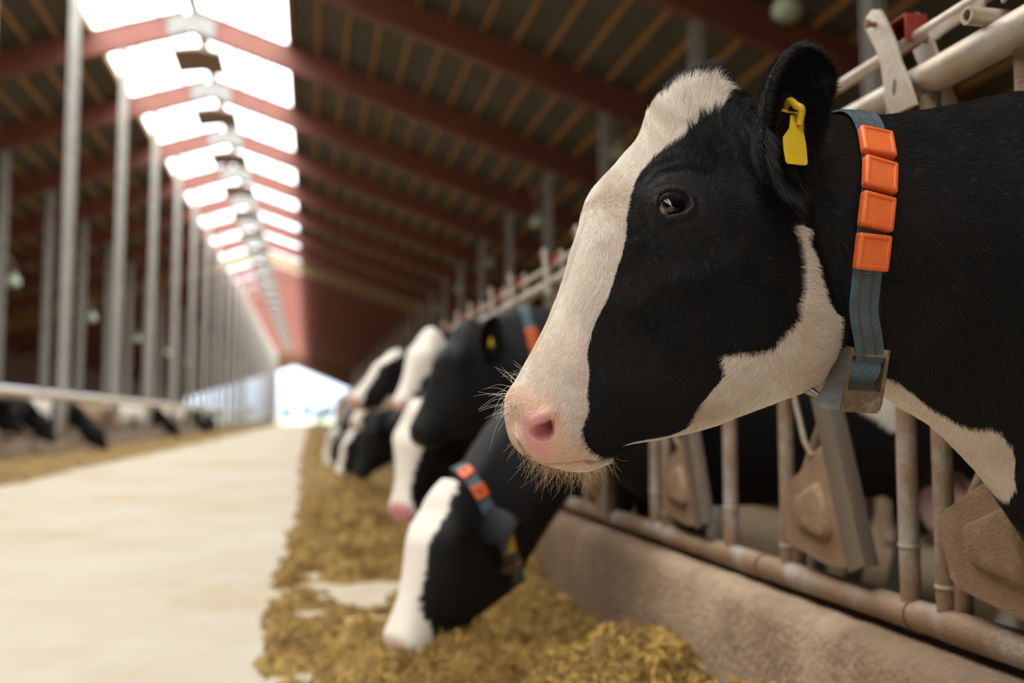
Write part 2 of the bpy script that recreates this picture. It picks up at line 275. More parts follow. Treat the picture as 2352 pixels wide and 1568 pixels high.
# ---------------------------------------------------------------- animal loft
def hermite(P, u):
    """Catmull-Rom through the rows of P at parameters u (0..len-1)"""
    P = np.asarray(P, float); n = len(P)
    M = np.empty_like(P); M[1:-1] = (P[2:]-P[:-2])/2; M[0] = P[1]-P[0]; M[-1] = P[-1]-P[-2]
    i = np.clip(np.floor(u).astype(int), 0, n-2); t = (u-i)[:, None]
    h00 = 2*t**3-3*t**2+1; h10 = t**3-2*t**2+t; h01 = -2*t**3+3*t**2; h11 = t**3-t**2
    return h00*P[i]+h10*M[i]+h01*P[i+1]+h11*M[i+1]
TN = np.array([.03, .15, .35, .6, .85, .97])
def loft(stations, s, nt):
    """rings of a body: stations rows = top(a,z), bottom(a,z), six half widths; returns (len(s), nt, 3) as a, lateral, z"""
    R = hermite(stations, s)
    ns = len(s); K = 14
    ctl = np.zeros((ns, K, 2))
    ctl[:, 0] = 0
    ctl[:, 1:7, 0] = TN; ctl[:, 1:7, 1] = np.maximum(R[:, 4:10], .001)
    ctl[:, 7, 0] = 1
    ctl[:, 8:14, 0] = TN[::-1]; ctl[:, 8:14, 1] = -np.maximum(R[:, 9:3:-1], .001)
    x = np.linspace(0, K, nt, endpoint=False); i = np.floor(x).astype(int); t = (x-i)[None, :, None]
    p0, p1, p2, p3 = ctl[:, (i-1) % K], ctl[:, i % K], ctl[:, (i+1) % K], ctl[:, (i+2) % K]
    c = .5*(2*p1+(p2-p0)*t+(2*p0-5*p1+4*p2-p3)*t**2+(3*p1-p0-3*p2+p3)*t**3)
    out = np.empty((ns, nt, 3))
    out[..., 0] = R[:, None, 0]+(R[:, None, 2]-R[:, None, 0])*c[..., 0]
    out[..., 2] = R[:, None, 1]+(R[:, None, 3]-R[:, None, 1])*c[..., 0]
    out[..., 1] = c[..., 1]
    return out
def grid_normals(G):
    ds = np.gradient(G, axis=0)
    dt = (np.roll(G, -1, 1)-np.roll(G, 1, 1))
    n = np.cross(ds, dt); n /= np.linalg.norm(n, axis=2, keepdims=True)+1e-12
    c = G.mean(1, keepdims=True)
    if ((G-c)*n).sum() < 0: n = -n
    return n
BODY = [
(.03,1.345,.12,.745,.08,.135,.19,.195,.11,.035),
(-.12,1.365,.02,.635,.085,.155,.22,.24,.155,.06),
(-.30,1.385,-.12,.57,.08,.17,.24,.275,.215,.10),
(-.55,1.372,-.45,.56,.09,.20,.275,.305,.255,.12),
(-.85,1.36,-.80,.565,.10,.22,.29,.315,.27,.12),
(-1.15,1.365,-1.12,.59,.11,.24,.29,.31,.25,.11),
(-1.40,1.38,-1.38,.66,.13,.25,.28,.28,.20,.08),
(-1.58,1.36,-1.53,.76,.12,.21,.225,.21,.15,.06),
(-1.68,1.28,-1.63,.88,.08,.13,.15,.14,.10,.04),
(-1.705,1.15,-1.69,1.05,.02,.03,.03,.03,.02,.01),
]
def seg_samples(stations, h_head, h_body, split):
    """station parameters spaced about h metres apart (finer up to station number split)"""
    st = np.asarray(stations); out = []
    for k in range(len(st)-1):
        d = max(np.hypot(*(st[k+1, :2]-st[k, :2])), np.hypot(*(st[k+1, 2:4]-st[k, 2:4])))
        n = max(1, int(math.ceil(d/(h_head if k < split else h_body))))
        out += [k+j/n for j in range(n)]
    return np.array(out+[len(st)-1.])
# ================================================================ the setting
def plane_mesh(name, x0, x1, y0, y1, z, th=.1):
    mb = MB(); mb.box(((x0+x1)/2, (y0+y1)/2, z-th/2), (x1-x0, y1-y0, th)); return mb.mesh(name)
structure(link('floor', plane_mesh('floor', -5.1, 1.15, Y0, 162, 0), M['floor']))
fl = bpy.data.objects['floor']
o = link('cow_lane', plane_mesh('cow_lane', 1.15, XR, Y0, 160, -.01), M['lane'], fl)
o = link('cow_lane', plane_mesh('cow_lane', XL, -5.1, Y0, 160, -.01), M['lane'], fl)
# roof
ceil = structure(empty('ceiling', (0, 0, 0)))
ZR = .86                                # roof sheet height above the rafter underside
def roof_sheet(sgn, xin, xout):
    # corrugated fibre cement sheets: a profile swept along the slope
    mb = MB(); p = .354; ys = np.arange(Y0, Y1+p, p)
    V = []; F = []
    for i, y in enumerate(ys):
        dz = .03 if i % 2 else 0
        for x in (xin, xout): V.append((x, min(y, Y1), zb(x)+ZR+dz)); V.append((x, min(y, Y1), zb(x)+ZR+dz+.03))
    for i in range(len(ys)-1):
        a = i*4; b = a+4
        F += [(a, a+2, b+2, b), (a+1, b+1, b+3, a+3), (a, b, b+1, a+1), (a+2, a+3, b+3, b+2)]
    mb.add(V, F); return mb.build('roof_sheet', M['roof'], ceil)
roof_sheet(1, RX+SKX, XR+.8); roof_sheet(-1, RX-SKX, XL-.8)
def beam_mesh(side, tan=False):
    xa, xb = RX, (XR if side > 0 else XL)
    mb = MB()
    s = 1 if side > 0 else -1
    n = Vector((RS*s, 0, 1)).normalized()
    # I-section: two flanges and a web
    a, b = Vector((xa, 0, zb(xa))), Vector((xb, 0, zb(xb)))
    for off, w, h in ((.0125, .26, .025), (.34, .19, .63), (.6675, .26, .025)):
        mb.beam(a+n*off, b+n*off, w, h, up=n)
    return mb
rm = {s: beam_mesh(s).mesh('rafter') for s in (1, -1)}
for s in rm: rm[s].materials.append(M['rafter'])
tanm = {s: beam_mesh(s).mesh('rafter') for s in (1, -1)}
for s in tanm: tanm[s].materials.append(M['tan'])
for i, y in enumerate(YF):
    for s in (1, -1):
        r = link('rafter', (tanm if abs(y-67.25) < 2 else rm)[s], None, ceil); r.location = (0, y, 0)
        if abs(y-67.25) < 2: r['label'] = 'pale timber rafter among the red ones'
gm = MB()
gm.prism([(-.62, -.205), (0, 0), (.62, -.205), (.62, .30), (0, .505), (-.62, .30)], .012, Matrix.Rotation(math.pi/2, 4, 'X'))
gus = gm.mesh('gusset_plate'); gus.materials.append(M['plate'])
for y in YF:
    o = link('gusset_plate', gus, None, ceil); o.location = (RX, y-.14, ZB+.05)
pm = MB(); pm.box((0, 0, 0), (.055, Y1-Y0, .15)); pme = pm.mesh('purlin'); pme.materials.append(M['purlin'])
for s in (1, -1):
    d = SKX+.05
    while d < (XR-RX if s > 0 else RX-XL):
        x = RX+s*d; o = link('purlin', pme, None, ceil); o.location = (x, (Y0+Y1)/2, zb(x)+.775); o.rotation_euler = (0, s*math.atan(RS), 0); d += .74
# ridge skylight: panes between the frames, glazing bars, ridge bar, vents
sky = structure(empty('window_1', (0, 0, 0)))
def pane_mesh(s):
    mb = MB(); L = SKX-.09; a = math.atan(RS)
    x0, x1 = RX+s*.08, RX+s*SKX
    mb.beam((x0, -2.79, zb(x0)+ZR), (x0, 2.79, zb(x0)+ZR), .001, .001)
    mb.v = []; mb.f = []; mb.mi = []
    v = [(x, y, zb(x)+ZR+dz) for x in (x0, x1) for y in (-2.79, 2.79) for dz in (0, .01)]
    mb.add(v, [(0, 2, 6, 4), (1, 5, 7, 3), (0, 1, 3, 2), (4, 6, 7, 5), (0, 4, 5, 1), (2, 3, 7, 6)])
    me = mb.mesh('pane'); me.materials.append(M['glass']); return me
pn = {s: pane_mesh(s) for s in (1, -1)}
for y in YF[:-1]:
    for s in (1, -1):
        o = link('pane', pn[s], None, sky); o.location = (0, y+2.825, 0)
for s in (1, -1):
    for d in (.9, 1.75, SKX):
        x = RX+s*d; mb = MB(); mb.box((x, (Y0+Y1)/2, zb(x)+ZR-.05), (.045 if d < 2 else .09, Y1-Y0, .09 if d < 2 else .2)); mb.build('glazing_bar', M['tan'] if d > 2 else M['plate'], sky)
mb = MB(); mb.box((RX, (Y0+Y1)/2, ZB+ZR), (.26, Y1-Y0, .16)); mb.build('ridge_bar', M['plate'], sky)
vm = MB(); vm.prism([(-.7, -.14), (0, -.03), (.7, -.14), (.7, -.06), (0, .06), (-.7, -.06)], 1.9, Matrix.Rotation(math.pi/2, 4, 'X')); vme = vm.mesh('vent_board'); vme.materials.append(M['vent'])
for y in YF[:-1]:
    o = link('vent_board', vme, None, sky); o.location = (RX, y+2.0, ZB)
# side and end walls
def boards(name, x, y0, y1, z0, z1, n):
    w = structure(empty(name)); h = (z1-z0)/n
    for k in range(n):
        mb = MB(); mb.box((x+(.014 if k % 2 else 0), (y0+y1)/2, z0+h*(k+.5)), (.05, y1-y0, h+.012)); mb.build('plank', M['wallwood'], w)
    return w
wl = boards('wall_left', XL, Y0, Y1, 3.15, zb(XL)+.84, 11)
mb = MB(); mb.box((XL, (Y0+Y1)/2, 1.2), (.2, Y1-Y0, 2.4)); mb.build('base_wall', M['lane'], wl)
wr = boards('wall_right', XR, Y0, Y1, 1.6, zb(XR)+.84, 16)
mb = MB(); mb.box((XR, (Y0+Y1)/2, .8), (.2, Y1-Y0, 1.6)); mb.build('base_wall', M['lane'], wr)
# far gable: boarded above the wide door opening
mb = MB()
top = [(XL, zb(XL)+ZR), (RX, ZB+ZR), (XR, zb(XR)+ZR)]
low = [(-19.5, 3.6), (-2.6, 9.0), (7.0, 5.3), (XR-.5, 2.6)]
poly = [(XL, 0), (XL, zb(XL)+ZR), (RX, ZB+ZR), (XR, zb(XR)+ZR), (XR, 0), (XR-1, 0), (XR-1, 2.3), (6.4, 5.45), (-2.3, 9.05), (-18.6, 4.0), (-18.6, 0)]
mb.prism(poly, .12, Matrix.Translation((0, Y1, 0)) @ Matrix.Rotation(math.pi/2, 4, 'X'))
structure(mb.build('wall_far', M['wallwood']))
mb = MB(); mb.prism(poly, .12, Matrix.Translation((0, Y0, 0)) @ Matrix.Rotation(math.pi/2, 4, 'X')); structure(mb.build('wall_near_unseen', M['wallwood']))  # unseen near gable, added to cut the flat daylight from behind the camera
# outside
g = structure(link('ground', plane_mesh('ground', -500, 500, -150, 900, -.12), M['grass']))
structure(link('road', plane_mesh('road', -4.8, 1.6, 162, 420, -.06, .04), M['track']))
def tree_mesh(name, h, r, seed):
    bm = bmesh.new(); rr = random.Random(seed)
    for k in range(16):
        a = rr.random()*6.28; d = r*.62*math.sqrt(rr.random()); z = h*(.38+.55*rr.random())
        s = r*(.34+.3*rr.random())*(1.15-.5*(z/h))
        mt = Matrix.Translation((d*math.cos(a), d*math.sin(a), z)) @ Matrix.Diagonal((s, s, s*.85, 1))
        bmesh.ops.create_icosphere(bm, subdivisions=2, radius=1, matrix=mt)
    for v in bm.verts:
        v.co += Vector((rr.uniform(-1, 1), rr.uniform(-1, 1), rr.uniform(-1, 1)))*.07*r
    me = bpy.data.meshes.new(name); bm.to_mesh(me); bm.free(); return me
tms = [tree_mesh('crown', 8.5, 3.4, 1), tree_mesh('crown', 10, 3.2, 2), tree_mesh('crown', 7, 4, 3)]
for t in tms: t.materials.append(M['leaf'])
tr = MB(); tr.tube([(0, 0, -.1), (.05, 0, 1.5), (0, .05, 4.5)], [.28, .2, .1], 8); trm = tr.mesh('trunk'); trm.materials.append(M['bark'])
k = 0
for (x, y) in [(-62+5.9*i+random.uniform(-2, 2), 395+random.uniform(-8, 8)) for i in range(26)]+[(-58+random.uniform(-4, 4), 18+11.5*i) for i in range(13)]:
    t = empty('tree', (x, y, -.12), random.random()*6); s = random.uniform(.55, .8) if y > 300 else random.uniform(.75, 1.1); t.scale = (s, s, s)
    link('crown', tms[k % 3], None, t); link('trunk', trm, None, t)
    far = y > 300
    tag(t, ('bushy green tree beyond the meadow, %s from the left of the far row' % ordw(k)) if far else ('bushy green tree outside the left barn wall, %s from the near end' % ordw(k-26)), 'tree', 'trees beyond the meadow' if far else 'trees outside the left wall'); k += 1
# ---------------------------------------------------------------- steel posts
def post(h, w=.2):
    mb = MB()   # I-section post on a foot plate
    mb.box((0, 0, h/2), (w*.18, w, h)); mb.box((0, w/2-.008, h/2), (w, .016, h)); mb.box((0, -w/2+.008, h/2), (w, .016, h)); mb.box((0, 0, .01), (w*1.7, w*1.7, .02))
    return mb
postm = {}
def place_post(x, y, z0, label, group=None, w=.2):
    h = zb(x)-z0-.05; key = (x, z0)
    t = empty('steel_post', (x, y, z0))
    if key not in postm:
        mb = MB(); mb.box((0, 0, h/2+.01), (w*.2, w-.03, h-.02)); mb.box((0, w/2-.009, h/2+.01), (w, .018, h-.02)); mb.box((0, -w/2+.009, h/2+.01), (w, .018, h-.02))
        a = mb.mesh('column'); a.materials.append(M['post'])
        mb = MB(); mb.box((0, 0, .01), (w*1.6, w*1.6, .02)); b = mb.mesh('foot_plate'); b.materials.append(M['post'])
        postm[key] = (a, b)
    link('column', postm[key][0], None, t); link('foot_plate', postm[key][1], None, t)
    tag(t, label, 'post', group)
yy = [y for y in YF if y > -5]
for i, y in enumerate([y for y in yy if y > 15]):
    place_post(-5.0, y, .52, 'tall grey steel post on the left kerb, %s of its row from the near end' % ordw(i), 'posts along the left feed kerb')
for i, y in enumerate(yy):
    place_post(6.7, y, .0, 'grey steel post behind the right-hand cows, %s of its row from the near end' % ordw(i), 'posts behind the right cow row')
for i, y in enumerate([y for y in yy if y > 15]):
    place_post(-9.5, y, .0, 'dim grey post among the stalls beyond the left kerb, %s of its row' % ordw(i), 'posts among the left stalls', .24)
# ---------------------------------------------------------------- hanging lamps by the right posts
def lamp_parts(t, drop=1.72):
    mb = MB(); n = 24; prof = [(.03, .30), (.10, .28), (.13, .18), (.15, .12)]
    pts = [(0, 0, z) for r, z in prof]; mb.tube(pts, [r for r, z in prof], n); mb.build('housing', M['lampgrey'], t, smooth=True)
    mb = MB(); prof = [(.15, .12), (.21, .05), (.235, -.03), (.22, -.11), (.15, -.17), (.04, -.19)]
    mb.tube([(0, 0, z) for r, z in prof], [r for r, z in prof], n); mb.build('lamp_shade', M['lamp'], t, smooth=True)
    mb = MB(); mb.tube([(0, 0, .29), (0, 0, .5), (-.10, 0, .72), (-.28, -.18, .98), (-.34, -.22, 1.15), (-.34, -.22, drop)], .02, 8); mb.build('conduit', M['lampgrey'], t, smooth=True)
lp = empty('barn_lamp', (6.75, 14.7, 6.0)); lamp_parts(lp)
for i in range(12):
    t = lp if i == 0 else copy_tree(lp)
    t.location = (7.1, 13.7+8.5*i, 7.15)
    tag(t, 'frosted green-white lamp hanging by the right posts, %s from the near end' % ordw(i), 'lamp', 'lamps over the right cow row')
l2 = empty('barn_lamp'); lamp_parts(l2, 4.8)
for i in range(5):
    t = l2 if i == 0 else copy_tree(l2); t.location = (-9.5, 34.7+11.95*i, 5.3)
    tag(t, 'frosted lamp hanging in the dark stalls beyond the left kerb, %s from the near end' % ordw(i), 'lamp', 'lamps over the left stalls')
# ================================================================ feed kerbs and barriers
def kerb(x0, x1, ya, yb, ztop, label, rough=True, km='kerb'):
    ys = np.concatenate([np.arange(ya, min(9, yb), .03), np.arange(min(9, yb), yb+.01, 1.0)]) if rough else np.arange(ya, yb+.1, 2.0)
    V = []; F = []
    s = 1 if x1 > x0 else -1
    prof = [(x0-.015*s, -.02), (x0-.008*s, ztop*.45), (x0, ztop*.9), (x0+.012*s, ztop*.97), (x0+.03*s, ztop), (x0+.07*s, ztop+.003), (x1, ztop+.003), (x1, -.02)]
    for y in ys:
        for j, (x, z) in enumerate(prof):
            q = mnoise.noise((x*9, y*9, z*9))*.006+mnoise.noise((x*33, y*33, z*33))*.003
            e = .010*mnoise.noise((y*5, 3.1, 0))+.006*mnoise.noise((y*23, 7.1, 0)) if j in (3, 4) else 0
            V.append((x+(q+e if j < 5 else 0)*s, y, z+((q-abs(e)*.8) if 1 < j < 6 else 0)))
    n = len(prof)
    for i in range(len(ys)-1):
        for j in range(n-1): F.append((i*n+j, i*n+j+1, (i+1)*n+j+1, (i+1)*n+j))
        F.append((i*n+n-1, i*n, (i+1)*n, (i+1)*n+n-1))
    F += [tuple(range(n)), tuple((len(ys)-1)*n+j for j in range(n-1, -1, -1))]
    mb = MB(); mb.add(V, F); o = mb.build('kerb_wall', M[km], smooth=True); tag(o, label, 'kerb'); return o
kerb(1.03, 1.165, .2, 158, .462, 'rough brown concrete kerb under the right feed barrier')
kerb(-4.85, -5.12, 0, 158, .50, 'concrete kerb along the left side of the feed alley', False, 'kerb2')
# left neck rail
mb = MB(); mb.tube([(-4.98, y, 1.30) for y in np.arange(2, 158, 4)], .085, 10); t = mb.build('neck_rail', M['creamrail'], smooth=True); t.location.x = .18
tag(t, 'long pale neck rail along the left feed kerb', 'rail')
for z in (.62,):
    mb = MB(); mb.tube([(-5.0, y, z) for y in np.arange(2, 158, 4)], .03, 8); t = mb.build('base_rail', M['dusty'], smooth=True); t.location.x = .16
    tag(t, 'low dusty rail just above the left kerb', 'rail')
# right barrier
BX = 1.13; YB0 = .78; NB = 60
lock_y = sorted([1.63+1.43*k for k in range(NB//2)]+[2.235+1.43*k for k in range(NB//2)])   # far upright of every lock; they stand in pairs
bay_y = lock_y
YEND = lock_y[-1]+.5
def pipe(name, label, z, r, m, x=BX, y0=YB0, y1=None):
    mb = MB(); ys = list(np.arange(y0, y1 or YEND, .5))+[y1 or YEND]
    mb.tube([(x, y, z) for y in ys], r, 20); o = mb.build(name, m, smooth=True); tag(o, label, 'rail'); return o
# base pipe in lengths with sleeves between
t = empty('base_rail', (BX, YB0, .510)); tag(t, 'thick dusty base pipe of the right feed barrier above the kerb', 'rail')
cuts = [YB0, 1.72, 2.36]+[2.36+2.145*k for k in range(1, 19)]
for i in range(len(cuts)-1):
    mb = MB(); a, b = cuts[i]-YB0+.008, cuts[i+1]-YB0-.008
    mb.tube([(0, a, 0), (0, (a+b)/2, 0), (0, b, 0)], .029, 20); mb.build('pipe_length', M['dusty'], t, smooth=True)
    mb = MB(); mb.tube([(0, b-.012, 0), (0, b+.030, 0)], .025, 20); mb.build('sleeve', M['dusty'] if i == 0 else M['hoof'], t, smooth=True)
t = empty('neck_rail', (BX, YB0, 1.522)); tag(t, 'thick worn top pipe of the right feed barrier', 'rail')
mb = MB(); mb.tube([(0, y, 0) for y in (0, .5, 1.5, 4, 10, 20, YEND-YB0)], .0255, 20); mb.build('pipe_length', M['cleansteel'], t, smooth=True)
mb = MB(); mb.tube([(0, y, -.007) for y in (0, .3, .6, .862)], .0315, 24); u = mb.build('outer_pipe', M['cleansteel'], t, smooth=True); u['label'] = 'wider outer sleeve pipe with browned underside'
mb = MB(); mb.tube([(0, 1.19, 0), (0, 1.196, 0)], .0268, 20); mb.build('pipe_joint', M['hoof'], t, smooth=True)
pipe('slide_rail', 'thin worn sliding rail above the top pipe of the right barrier', 1.608, .0135, M['cleansteel'], BX+.003)
def headlock():
    t = empty('headlock', (BX, 0, 0))
    for dy, r in ((0, .0185), (-.495, .0195)):
        mb = MB(); mb.tube([(0, dy, .53), (0, dy, .9), (0, dy, 1.505)], r, 16); u = mb.build('upright_tube', M['dusty'], t, smooth=True)
        mb = MB(); mb.tube([(0, dy, .575+(.06 if dy else 0)), (0, dy, .581+(.06 if dy else 0))], r+.0022, 16); mb.build('weld_ring', M['cleansteel'], u, smooth=True)
    # swinging flat channel
    mb = MB(); a, b = Vector((-.026, -.375, .575)), Vector((-.026, -.095, 1.30))
    d = (b-a).normalized(); sd = Vector((1, 0, 0)); u = sd.cross(d)
    w, h, th = .066, .034, .004
    poly = [(-w/2, -h/2), (w/2, -h/2), (w/2, h/2), (w/2-th, h/2), (w/2-th, -h/2+th), (-w/2+th, -h/2+th), (-w/2+th, h/2), (-w/2, h/2)]
    mx = Matrix((( 0, 1, d.x, (a.x+b.x)/2), (u.y, 0, d.y, (a.y+b.y)/2), (u.z, 0, d.z, (a.z+b.z)/2), (0, 0, 0, 1)))
    mb.prism(poly, (b-a).length, mx); sw = mb.build('swing_bar', M['channel'], t, bevel=.0025)
    # pressed guard panel (polygon in y,z), with its raised boss
    P = [(-.040, .700), (-.050, .718), (-.125, .756), (-.245, .823), (-.272, .815), (-.362, .60), (-.356, .572), (-.245, .564), (-.085, .588), (-.062, .603), (-.044, .66)]
    mx = Matrix(((0, 0, -1, -.030), (1, 0, 0, 0), (0, 1, 0, 0), (0, 0, 0, 1)))
    mb = MB(); mb.prism(P, .012, mx); g = mb.build('guard_panel', M['guard'], t, bevel=.004, seg=3)
    Q = [(-.114, .690), (-.122, .700), (-.205, .733), (-.228, .728), (-.268, .648), (-.262, .630), (-.240, .622), (-.135, .637), (-.120, .648)]
    cq = (sum(p[0] for p in Q)/len(Q), sum(p[1] for p in Q)/len(Q))
    mb = MB(); V = []; n = len(Q)
    for x, k in ((-.035, 1.10), (-.041, 1.05), (-.0475, .93), (-.049, .86), (-.049, .5)):
        V += [(x, cq[0]+(q[0]-cq[0])*k, cq[1]+(q[1]-cq[1])*k) for q in Q]
    F = [(r*n+i, r*n+(i+1) % n, (r+1)*n+(i+1) % n, (r+1)*n+i) for r in range(4) for i in range(n)]+[tuple(4*n+i for i in range(n)), tuple(range(n-1, -1, -1))]
    mb.add(V, F); mb.build('raised_boss', M['guard'], g, smooth=True)
    # slanted tube behind the panel and the bent rod above it
    mb = MB(); mb.tube([(.012, -.030, .53), (.012, -.036, .66), (.012, -.07, .735), (.012, -.165, .87), (.012, -.215, .95), (.012, -.235, 1.05), (.012, -.235, 1.5)], .0165, 14); mb.build('slant_tube', M['dusty'], t, smooth=True)
    mb = MB(); mb.tube([(-.024, -.235, .80), (-.024, -.215, .812), (-.024, -.19, .800), (-.024, -.165, .797), (-.024, -.135, .83), (-.024, -.098, .915), (-.024, -.05, 1.1)], .0065, 10); mb.build('bent_rod', M['dusty'], t, smooth=True)
    # lever plates either side of the rails
    L0 = -.485
    lev = [(.014, 1.684), (-.006, 1.690), (-.032, 1.680), (-.047, 1.658), (-.080, 1.598), (-.095, 1.554), (-.112, 1.523), (-.142, 1.455), (-.060, 1.458), (-.044, 1.49), (-.038, 1.53), (-.032, 1.567), (-.012, 1.61), (.024, 1.668)]
    for sx in (-1, 1):
        mx = Matrix(((0, 0, 1, sx*.042), (1, 0, 0, L0), (0, 1, 0, 0), (0, 0, 0, 1)))
        mb = MB(); mb.prism(lev, .007, mx); p = mb.build('lever_plate', M['cleansteel'], t, bevel=.002)
        mb = MB(); mb.tube([(sx*.042-.0045, 0, 0), (sx*.042+.0045, 0, 0)], .0055, 16); mb.v = [(x, L0-.076+y*.9-z*.45, 1.51+z*2.7) for x, y, z in mb.v]; mb.build('slot', M['hoof'], p)
    mb = MB(); c = L0-.018; mb.tube([(-.066, c, 1.655), (-.060, c, 1.655), (-.0595, c, 1.655), (.055, c, 1.655)], [.009, .009, .006, .006], 12); mb.build('bolt', M['rust'], t, smooth=True)
    # red latch tray between the plates
    r = MB(); c = L0-.052
    for (y, z, sy, sz) in ((c, 1.652, .066, .005), (c-.031, 1.626, .005, .056), (c+.031, 1.626, .005, .056)): r.box((0, y, z), (.046, sy, sz))
    r.box((.008, c, 1.622), (.006, .060, .056)); r.build('latch', M['redplastic'], t, bevel=.0015)
    return t
hl = headlock()
busy = (3, 4, 5, 7, 9, 10, 12, 14, 16, 19, 22)          # locks with a neck in them: bar swung upright
for k, y in enumerate(lock_y):
    t = hl if k == 0 else copy_tree(hl)
    t.location.y = y
    tag(t, 'headlock with guard panel, %s along the right barrier from the near end' % ordw(k), 'headlock', 'headlocks of the right feed barrier')
for k, y in enumerate(lock_y):
    if k in busy:
        t = [o for o in bpy.data.objects if o.name.startswith('headlock') and abs(o.location.y-y) < 1e-4 and o.parent is None][0]
        piv = Vector((0, -.05, 1.34)); Mr = Matrix.Translation(piv) @ Matrix.Rotation(.42, 4, 'X') @ Matrix.Translation(-piv)
        for ch in t.children:
            if ch.name.split('.')[0] in ('swing_bar', 'guard_panel', 'bent_rod', 'slant_tube'): ch.matrix_local = Mr @ ch.matrix_local
mb = MB(); mb.tube([(BX, YB0, 0), (BX, YB0, .8), (BX, YB0, 1.62)], .03, 16); t = mb.build('end_post', M['dusty'], smooth=True); tag(t, 'dusty round end post closing the near end of the right barrier', 'post')
t = empty('rail_stub', (1.115, 1.445, 1.556), -math.pi/2); mb = MB()
n = 20; V = []
for r in (.0155, .0105):
    for x in (0, .085): V += [(r*math.cos(2*math.pi*j/n), -x+.045, r*math.sin(2*math.pi*j/n)) for j in range(n)]
F = [(j, (j+1) % n, n+(j+1) % n, n+j) for j in range(n)]+[(2*n+j, 3*n+j, 3*n+(j+1) % n, 2*n+(j+1) % n) for j in range(n)]+[(a*n+j, (a+2)*n+j, (a+2)*n+(j+1) % n, a*n+(j+1) % n) for a in (0, 1) for j in range(n)]
mb.add(V, F); mb.build('open_tube', M['cleansteel'], t, smooth=True)
tag(t, 'short open tube end lying on the thick top pipe of the right barrier', 'tube')
t = empty('rail_tongue', (BX, 1.545, 1.605)); mb = MB()
mx = Matrix(((0, 0, 1, -.004), (1, 0, 0, 0), (0, 1, 0, 0), (0, 0, 0, 1)))
mb.prism([(-.085, .010), (.075, .010), (.075, -.012), (.068, -.022), (.055, -.028), (.04, -.024), (-.08, -.020)], .008, mx); mb.build('tongue_plate', M['cleansteel'], t, bevel=.002)
mb = MB(); mb.prism([(-.11, .02), (-.15, .02), (-.135, -.030), (-.125, -.034)], .006, mx); mb.build('tongue_flag', M['cleansteel'], t, bevel=.001)
tag(t, 'flat worn steel tongue under the thin sliding rail beside the nearest lever', 'bracket')
# ================================================================ feed on the alley floor
def vnoise(x, y, seed=0.):
    """vectorised smooth value noise 0..1"""
    xi = np.floor(x).astype(np.int64); yi = np.floor(y).astype(np.int64); fx = x-xi; fy = y-yi
    fx = fx*fx*(3-2*fx); fy = fy*fy*(3-2*fy)
    def hsh(a, b):
        h = (a*374761393+b*668265263+int(seed*1013)) & 0x7fffffff; h = ((h ^ (h >> 13))*1274126177) & 0x7fffffff
        return ((h ^ (h >> 16)) & 0xffff)/65535.
    return (hsh(xi, yi)*(1-fx)+hsh(xi+1, yi)*fx)*(1-fy)+(hsh(xi, yi+1)*(1-fx)+hsh(xi+1, yi+1)*fx)*fy
def fbm(x, y, seed, octv=5, gain=.55):
    s = 0; a = 1; n = 0
    for k in range(octv): s = s+a*vnoise(x*2**k, y*2**k, seed+k*3.7); n += a; a *= gain
    return s/n
def sstep(a, b, x):
    t = np.clip((x-a)/(b-a), 0, 1); return t*t*(3-2*t)
def feed_height(x, y, side):
    if side > 0:
        edge = -.12+.30*(fbm(y*.9, y*0+3.3, 5)-.5)*2*.55+.10*(vnoise(y*4, y*0, 9)-.5)
        u = (x-edge)
        lump = fbm(x*2.3, y*1.5, 2, 6, .58)
        ridge = fbm(x*1.1, y*2.6, 14, 4, .5)
        h = .045+.42*(lump-.46)+.30*(ridge-.5)
        h = h*sstep(-.02, .30, u)+.035*sstep(.0, .06, u)
        h = h+.085*(fbm(x*5.5, y*4.5, 33, 3)-.5)*1.25+.055*(fbm(x*15, y*13, 37, 2)-.5)
        wall = np.exp(-((x-1.0)/.20)**2)
        h = h*(1-.45*wall); h = h+wall*(.10+.07*np.exp(-((y-2.1)/.2)**2)+.05*vnoise(y*2.2, y*0, 21))
        h = h+.05*np.exp(-((x-.80)/.16)**2-((y-2.55)/.2)**2)
        h = h-.14*np.exp(-((x-.72)/.13)**2-((y-2.95)/.12)**2)-.18*np.exp(-((x-.75)/.20)**2-((y-3.35)/.12)**2)-.20*np.exp(-((x-.70)/.2)**2-((y-4.0)/.12)**2)-.17*np.exp(-((x-.35)/.22)**2-((y-5.35)/.16)**2)
        h = h-.5*(1-sstep(1.2, 1.95, y))
        return np.where(u < -.03, -.03, h)
    edge = -3.75-.3*(fbm(y*.3, y*0+1, 8)-.5)*2
    u = edge-x
    h = .03+.16*fbm(x*1.6, y*1.1, 3, 4)
    return np.where(u < -.02, -.03, h*sstep(-.02, .25, u)+.10*np.exp(-((x+4.8)/.3)**2))
def feed(name, side, x0, x1, ys, dx, label):
    xs = np.arange(x0, x1+dx*.5, dx); X, Y = np.meshgrid(xs, ys)
    Z = feed_height(X, Y, side); Z = np.clip(Z, -.02, None)
    n, m = X.shape; V = np.stack([X, Y, Z], -1).reshape(-1, 3)
    i = np.arange((n-1)*(m-1)); r, c = i//(m-1), i % (m-1); a = r*m+c
    keep = np.maximum.reduce([Z[:-1, :-1], Z[1:, :-1], Z[:-1, 1:], Z[1:, 1:]]).reshape(-1) > -.015
    F = np.stack([a, a+1, a+m+1, a+m], 1)[keep]
    me = bpy.data.meshes.new(name); me.from_pydata(V.tolist(), [], F.tolist()); me.update()
    o = link(name, me, M['feed'], None, True); tag(o, label, 'feed', kind='stuff'); return o
ys = [1.2]
while ys[-1] < 120: ys.append(ys[-1]+max(.016, .0065*ys[-1]))
fr = feed('feed', 1, -.55, 1.016, np.array(ys), .016, 'golden brown chopped feed heaped along the right kerb')
ys = [6.]
